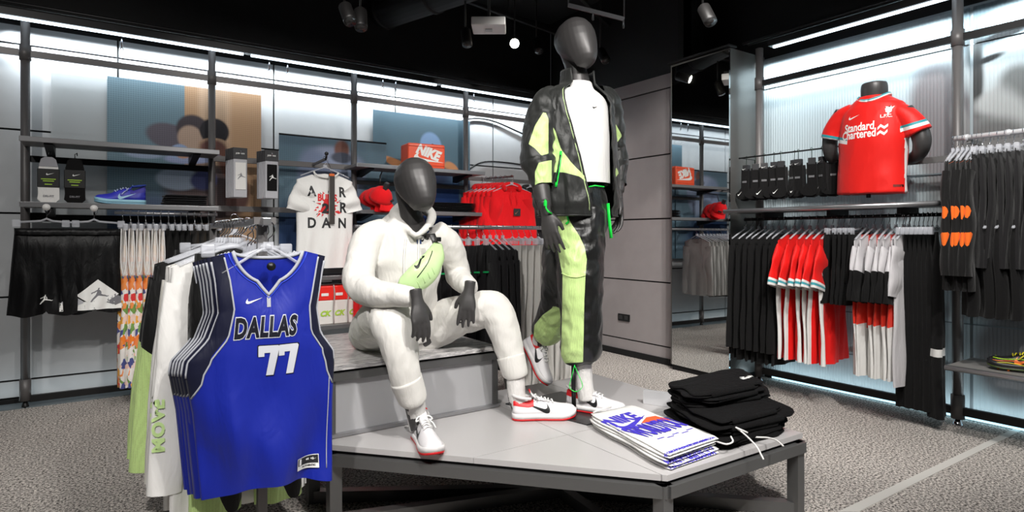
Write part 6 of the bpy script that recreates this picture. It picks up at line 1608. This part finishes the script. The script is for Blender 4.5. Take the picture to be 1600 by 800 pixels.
# trousers
mb = MB()
limb(mb, [W(902, 292, 2.97), W(902, 315, 2.97), W(901, 345, 2.97), W(899, 372, 2.96)], [(.135, .115), (.160, .130), (.170, .135), (.13, .115)], n=36, ref=tf_)
limb(mb, [W(912, 330, 2.95), W(908, 372, 2.92), W(906, 410, 2.89), W(907, 450, 2.87), W(908, 495, 2.875), W(908, 535, 2.885), W(907, 558, 2.89), W(908, 568, 2.89)], [(.108, .110), (.112, .112), (.108, .110), (.102, .105), (.094, .098), (.096, .098), (.084, .088), (.055, .055)], n=36, ref=tf_, wr=.06, seed=3, wf=(4, 16))
limb(mb, [W(888, 335, 3.01), W(880, 385, 3.0), W(876, 430, 3.0), W(872, 465, 3.08), W(864, 495, 3.16), W(853, 520, 3.22), W(847, 530, 3.24)], [(.105, .105), (.095, .100), (.088, .092), (.082, .086), (.080, .084), (.078, .078), (.050, .050)], n=32, ref=tf_, wr=.07, seed=8, wf=(4, 16))
tr = wrinkle(fuse(mb, .0068, 3), .0045, 15, (1, 1, .6), 5)
LG = [(868,330),(884,332),(893,350),(905,368),(913,385),(917,405),(915,428),(913,470),(912,520),(911,566),(876,568),(878,500),(879,430),(872,395),(864,360)]
LB = [(832,545),(835,508),(848,492),(862,482),(870,468),(878,488),(888,512),(884,526),(868,541),(850,545)]; LB3 = [(945,395),(950,395),(950,430),(944,432)]
A = []
fz = (FW.x, FW.y)
for p in tr.v:
    q = proj(p); zc = (Vector(p)-C0).dot(FW)
    frontleg = sdpoly(q, LG)*.003 if zc < 2.98 else -.01
    A.append(max(frontleg, sdpoly(q, LB)*.003 if zc > 3.0 else -.01))
tr.a['m1'] = A
trm = mask_fabric('trouser_cloth', (.06,.062,.06), [lime], rough=.36, wr=.6, fold=12, dots=(0,), spec=.45)
tr.build('trousers', trm, o); trb = bvh(tr)
MB().tube(on_j([(884, 332, 2.8), (888, 345, 2.8), (884, 350, 2.8)], trb, 0), .006, 6, flat=.5).build('pocket_zip', grn, o)
MB().tube(on_j([(878, 427, 2.8), (890, 432, 2.8), (903, 433, 2.8), (915, 430, 2.8)], trb, 0), .004, 6, flat=.5).build('knee_seam', lime_f, o)
mb = MB(); mb.tube([W(950, 318, 2.92), W(951, 335, 2.91), W(953, 355, 2.91), W(955, 372, 2.90)], .011, 6, flat=.4); mb.build('ribbon', grn, o)
MB().tube([W(920, 292, 2.80), W(930, 290, 2.80), W(944, 292, 2.82)], .0035, 6).build('waist_cord', grn, o)
MB().tube(catmull([W(898, 570, 2.82), W(893, 590, 2.81), W(890, 605, 2.80), W(900, 612, 2.79), W(910, 604, 2.79), W(906, 590, 2.80), W(898, 572, 2.82)], 5), .0016, 6).build('ankle_cord', grn, o)
MB().tube([W(896, 566, 2.86), W(896, 600, 2.86), W(897, 640, 2.85)], .011, 10).build('calf_rod', blackp_m, o)
for P in ([(910, 562, 2.89), (912, 585, 2.89), (914, 605, 2.885), (917, 625, 2.88)], [(850, 518, 3.23), (843, 532, 3.255), (834, 545, 3.27), (830, 556, 3.26)]):
    mb = MB(); limb(mb, [W(*p) for p in P], [.043, .041, .041, .042], n=22, ref=tf_, wr=.04, wf=(2, 60)); mb.build('sock', sock_f, o)
hz = onZ(886, 637, PZ+.007); tz = onZ(969, 650, PZ+.007); dd = (tz-hz).normalized()
shoe(o, hz, dd, UPV, RED, label='front white sneaker with red sole on the dark plate')
hz = W(817, 534, 3.30); tz = W(852, 606, 3.14)
shoe(o, hz, tz-hz, RT*.8-FW*.35+UPV*.55, RED, label='rear white sneaker with its heel lifted', sc=.95)

# ---------------------------------------------------------------- headless torso on the right shelf
XT = 4.24; f_ = Vector((-1, -.05, 0)).normalized(); U_ = Vector((.05, -1, 0)).normalized()
o = thing('torso_mannequin', 'headless charcoal torso wearing a red football shirt on the long shelf', 'mannequin', onX(1363, 308, XT))
X_ = lambda px, py, dx=0: onX(px, py, XT+dx)
mb = MB()
limb(mb, [X_(1366, 130, .0), X_(1366, 138, .0), X_(1366, 158, .01), X_(1366, 175, .01)], [(.074, .070), (.080, .078), (.080, .078), (.09, .07)], ref=f_)
limb(mb, [X_(1365, 170, .01), X_(1364, 220), X_(1363, 290)], [(.15, .08), (.15, .09), (.13, .08)], ref=f_)
limb(mb, [X_(1318, 176), X_(1300, 205, .02), X_(1297, 235, .03), X_(1306, 250, .10), X_(1330, 255, .20)], [.055, .052, .048, .040, .034], ref=f_)
limb(mb, [X_(1412, 172), X_(1436, 205, .02), X_(1440, 228, .03), X_(1430, 245, .10), X_(1400, 252, .20)], [.055, .055, .050, .040, .034], ref=f_)
fuse(mb, .006, 4).build('body', man_m, o)
MB().tube([X_(1357, 300), X_(1357, 309)], .014, 12).build('stand_rod', blackp_m, o); p = X_(1357, 307)
mb = MB()
limb(mb, [X_(1366, 152, .01), X_(1366, 164, .01), X_(1366, 178, .005), X_(1364, 215), X_(1362, 262), X_(1361, 303)], [(.092, .090), (.15, .10), (.195, .115), (.205, .135), (.205, .13), (.212, .13)], n=44, ref=f_, wr=.018, seed=3, wf=(3, 4))
limb(mb, [X_(1334, 172), X_(1316, 184), X_(1304, 203, .005), X_(1300, 217, .01)], [(.045, .060), (.058, .066), (.064, .070), (.068, .072)], n=26, ref=f_, wr=.03, seed=2, wf=(3, 8))
limb(mb, [X_(1396, 170), X_(1416, 180), X_(1431, 198, .005), X_(1436, 207, .01)], [(.045, .060), (.058, .066), (.068, .072), (.074, .074)], n=26, ref=f_, wr=.03, seed=6, wf=(3, 8))
sh_ = wrinkle(fuse(mb, .007, 4), .003, 8, (1, 1, .6), 2)
def band(p):
    q = Vector(p); return q
A1, A2 = [], []
fr_m = mask_fabric('red_shirt_cloth', (.88,.12,.10), [(.92,.92,.92), (.20,.58,.62)], rough=.5, wr=.25, fold=8)
cL0, cL1 = X_(1301, 203), X_(1297, 217); cR0, cR1 = X_(1437, 198), X_(1441, 207)
for p in sh_.v:
    px, py = proj(p); d1 = d2 = -.01
    for (bx0, by0, bx1, by1) in ((1284, 217, 1318, 223), (1412, 203, 1456, 190)):
        if min(bx0, bx1)-6 < px < max(bx0, bx1)+6:
            t = (px-bx0)/(bx1-bx0); e = lerp(by0, by1, t); dy = py-e
            if dy < 14: d1 = max(d1, (4.5-abs(dy+2.5))*.002, ); d2 = max(d2, (2.0-abs(dy+5.5))*.002)
    if py > 215 and Vector(p).y < X_(1412, 250).y and Vector(p).x < XT+.02: d1 = max(d1, (.001 if px > 1413 and px < 1425 else -.01))
    A1.append(d1); A2.append(d2)
sh_.a['m1'] = A1; sh_.a['m2'] = A2
sh_.build('shirt', fr_m, o); sb = bvh(sh_)
# collar
neck = [X_(1366, 0).xy for _ in (0,)]
c0 = X_(1366, 151, .01)
cp = [c0+U_*(.092*math.sin(a))-f_*-(.098*math.cos(a))+UPV*(-.045*max(0, math.cos(a))**1.5-.0) for a in lin(0, 2*PI, 33)]
MB().tube(cp, .011, 8, flat=.6).build('collar', whi, o); MB().tube([p+UPV*.010 for p in cp], .006, 8).build('collar_edge', fabric('teal_trim', teal, .7), o)
wm_ = M('print_white'); VV = UPV
print_on('logo', swoosh(.075), X_(1325, 181, -.2), U_, VV, wm_, sb, o, world=True)
letters(place2d(text2d('Standard', .083, .0022), .66, .92), X_(1341, 199, -.13), U_, VV, wm_, sb, o, world=True)
letters(place2d(text2d('Chartered', .083, .0022), .64, .92), X_(1340, 210.5, -.13), U_, VV, wm_, sb, o, world=True)
for sgn, dy in ((1, .018), (-1, -.018)):
    pts = [(-.026, dy-.010), (-.010, dy+.010), (.010, dy-.006), (.028, dy+.010)] if sgn > 0 else [(.026, dy+.010), (.010, dy-.010), (-.010, dy+.006), (-.028, dy-.010)]
    w2 = .009; P = [(x, y+w2) for x, y in pts]+[(x, y-w2) for x, y in reversed(pts)]
    print_on('sponsor_mark', place2d(([p for p in P], [(0, 1, 6, 7), (1, 2, 5, 6), (2, 3, 4, 5)])), X_(1377, 202, -.13), U_, VV, wm_, sb, o, world=True)
bird = [(-.02,-.012),(-.006,-.02),(-.012,-.038),(.0,-.036),(.004,-.022),(.018,-.012),(.02,.008),(.034,.034),(.016,.024),(.012,.038),(.002,.018),(-.006,.03),(-.022,.034),(-.016,.022),(-.024,.014),(-.012,.006)]
print_on('crest', place2d(poly2d(bird), .8), X_(1382, 170, -.15), U_, VV, wm_, sb, o, world=True)
letters(place2d(text2d('L.F.C.', .034, .0012), .8), X_(1381, 180, -.13), U_, VV, wm_, sb, o, world=True)
print_on('hem_patch', poly2d([(-.028,-.008),(.028,-.008),(.028,.008),(-.028,.008)]), X_(1398, 289, -.13), U_, VV, M('patch_brown', (.45,.16,.13), .6), sb, o, world=True)

# ================================================================ SINGLE SHOES
BL = dict(upper=M('sneaker_blue', (.20,.22,.72), .45, var=.35), mid=M('midsole_ice', (.62,.82,.90), .4), out=M('outsole_ice', (.55,.75,.85), .4), collar=M('sneaker_purple', (.25,.22,.62), .6), rim=M('lining_blue', (.16,.26,.60), .8), edge=M('edge_ice', (.6,.78,.9), .5), lace=M('lace_ice', (.75,.8,.95), .7), swoosh=M('logo_ice', (.65,.82,.92), .5))
hp_ = onY(228, 311, 5.12); hp_.z = 1.428; o = thing('sneaker', 'blue and purple basketball sneaker with an ice-blue sole, alone on the shelf', 'shoe', hp_)
shoe(o, hp_, (-1, -.08, 0), UPV, BL, name='upper', high=True, sc=1.03)
CLT = dict(upper=M('cleat_black', (.10,.10,.11), .45), mid=M('cleat_black', (.10,.10,.11), .45), out=M('cleat_sole', (.25,.32,.12), .4), collar=M('cleat_grey', (.2,.2,.21), .5), rim=M('cleat_black'), edge=M('cleat_lime', (.72,.92,.15), .4), lace=M('cleat_yellow', (.85,.80,.15), .5), swoosh=M('cleat_orange', (.93,.45,.12), .4))
tp = onX(1545, 570, 4.22); tp.z = .44
o = thing('football_boot', 'black football boot with yellow and orange lines at the right edge', 'shoe', (tp.x, tp.y, .44)); hz = Vector((4.26, tp.y-.285, .452))
root, Mx = shoe(o, hz, Vector((tp.x-4.26, .285, 0)), UPV, CLT, name='upper', sc=.98)
mbx = bvh(MB().add([v.co+Vector(parent_loc(o)) for v in root.data.vertices], [tuple(p.vertices) for p in root.data.polygons]))
for q, (z0, m_) in enumerate(((.035, 'cleat_yellow'), (.048, 'cleat_orange'), (.060, 'cleat_lime'))):
    for sd in (-1, 1): MB().tube([Mx @ Vector((x, sd*(.046 if .18 < x < .27 else .040)*(1.0-.12*q), z0+.004*math.sin(x*40+q))) for x in lin(.03, .27, 12)], .0025, 6).build('stripe', MATS[m_], root)
for x, y in ((.05, .02), (.05, -.02), (.2, .03), (.2, -.03), (.25, 0)):
    MB().tube([Mx @ Vector((x, y, .004)), Mx @ Vector((x, y, -.011))], [.008, .005], 8).build('stud', MATS['cleat_orange'], root)
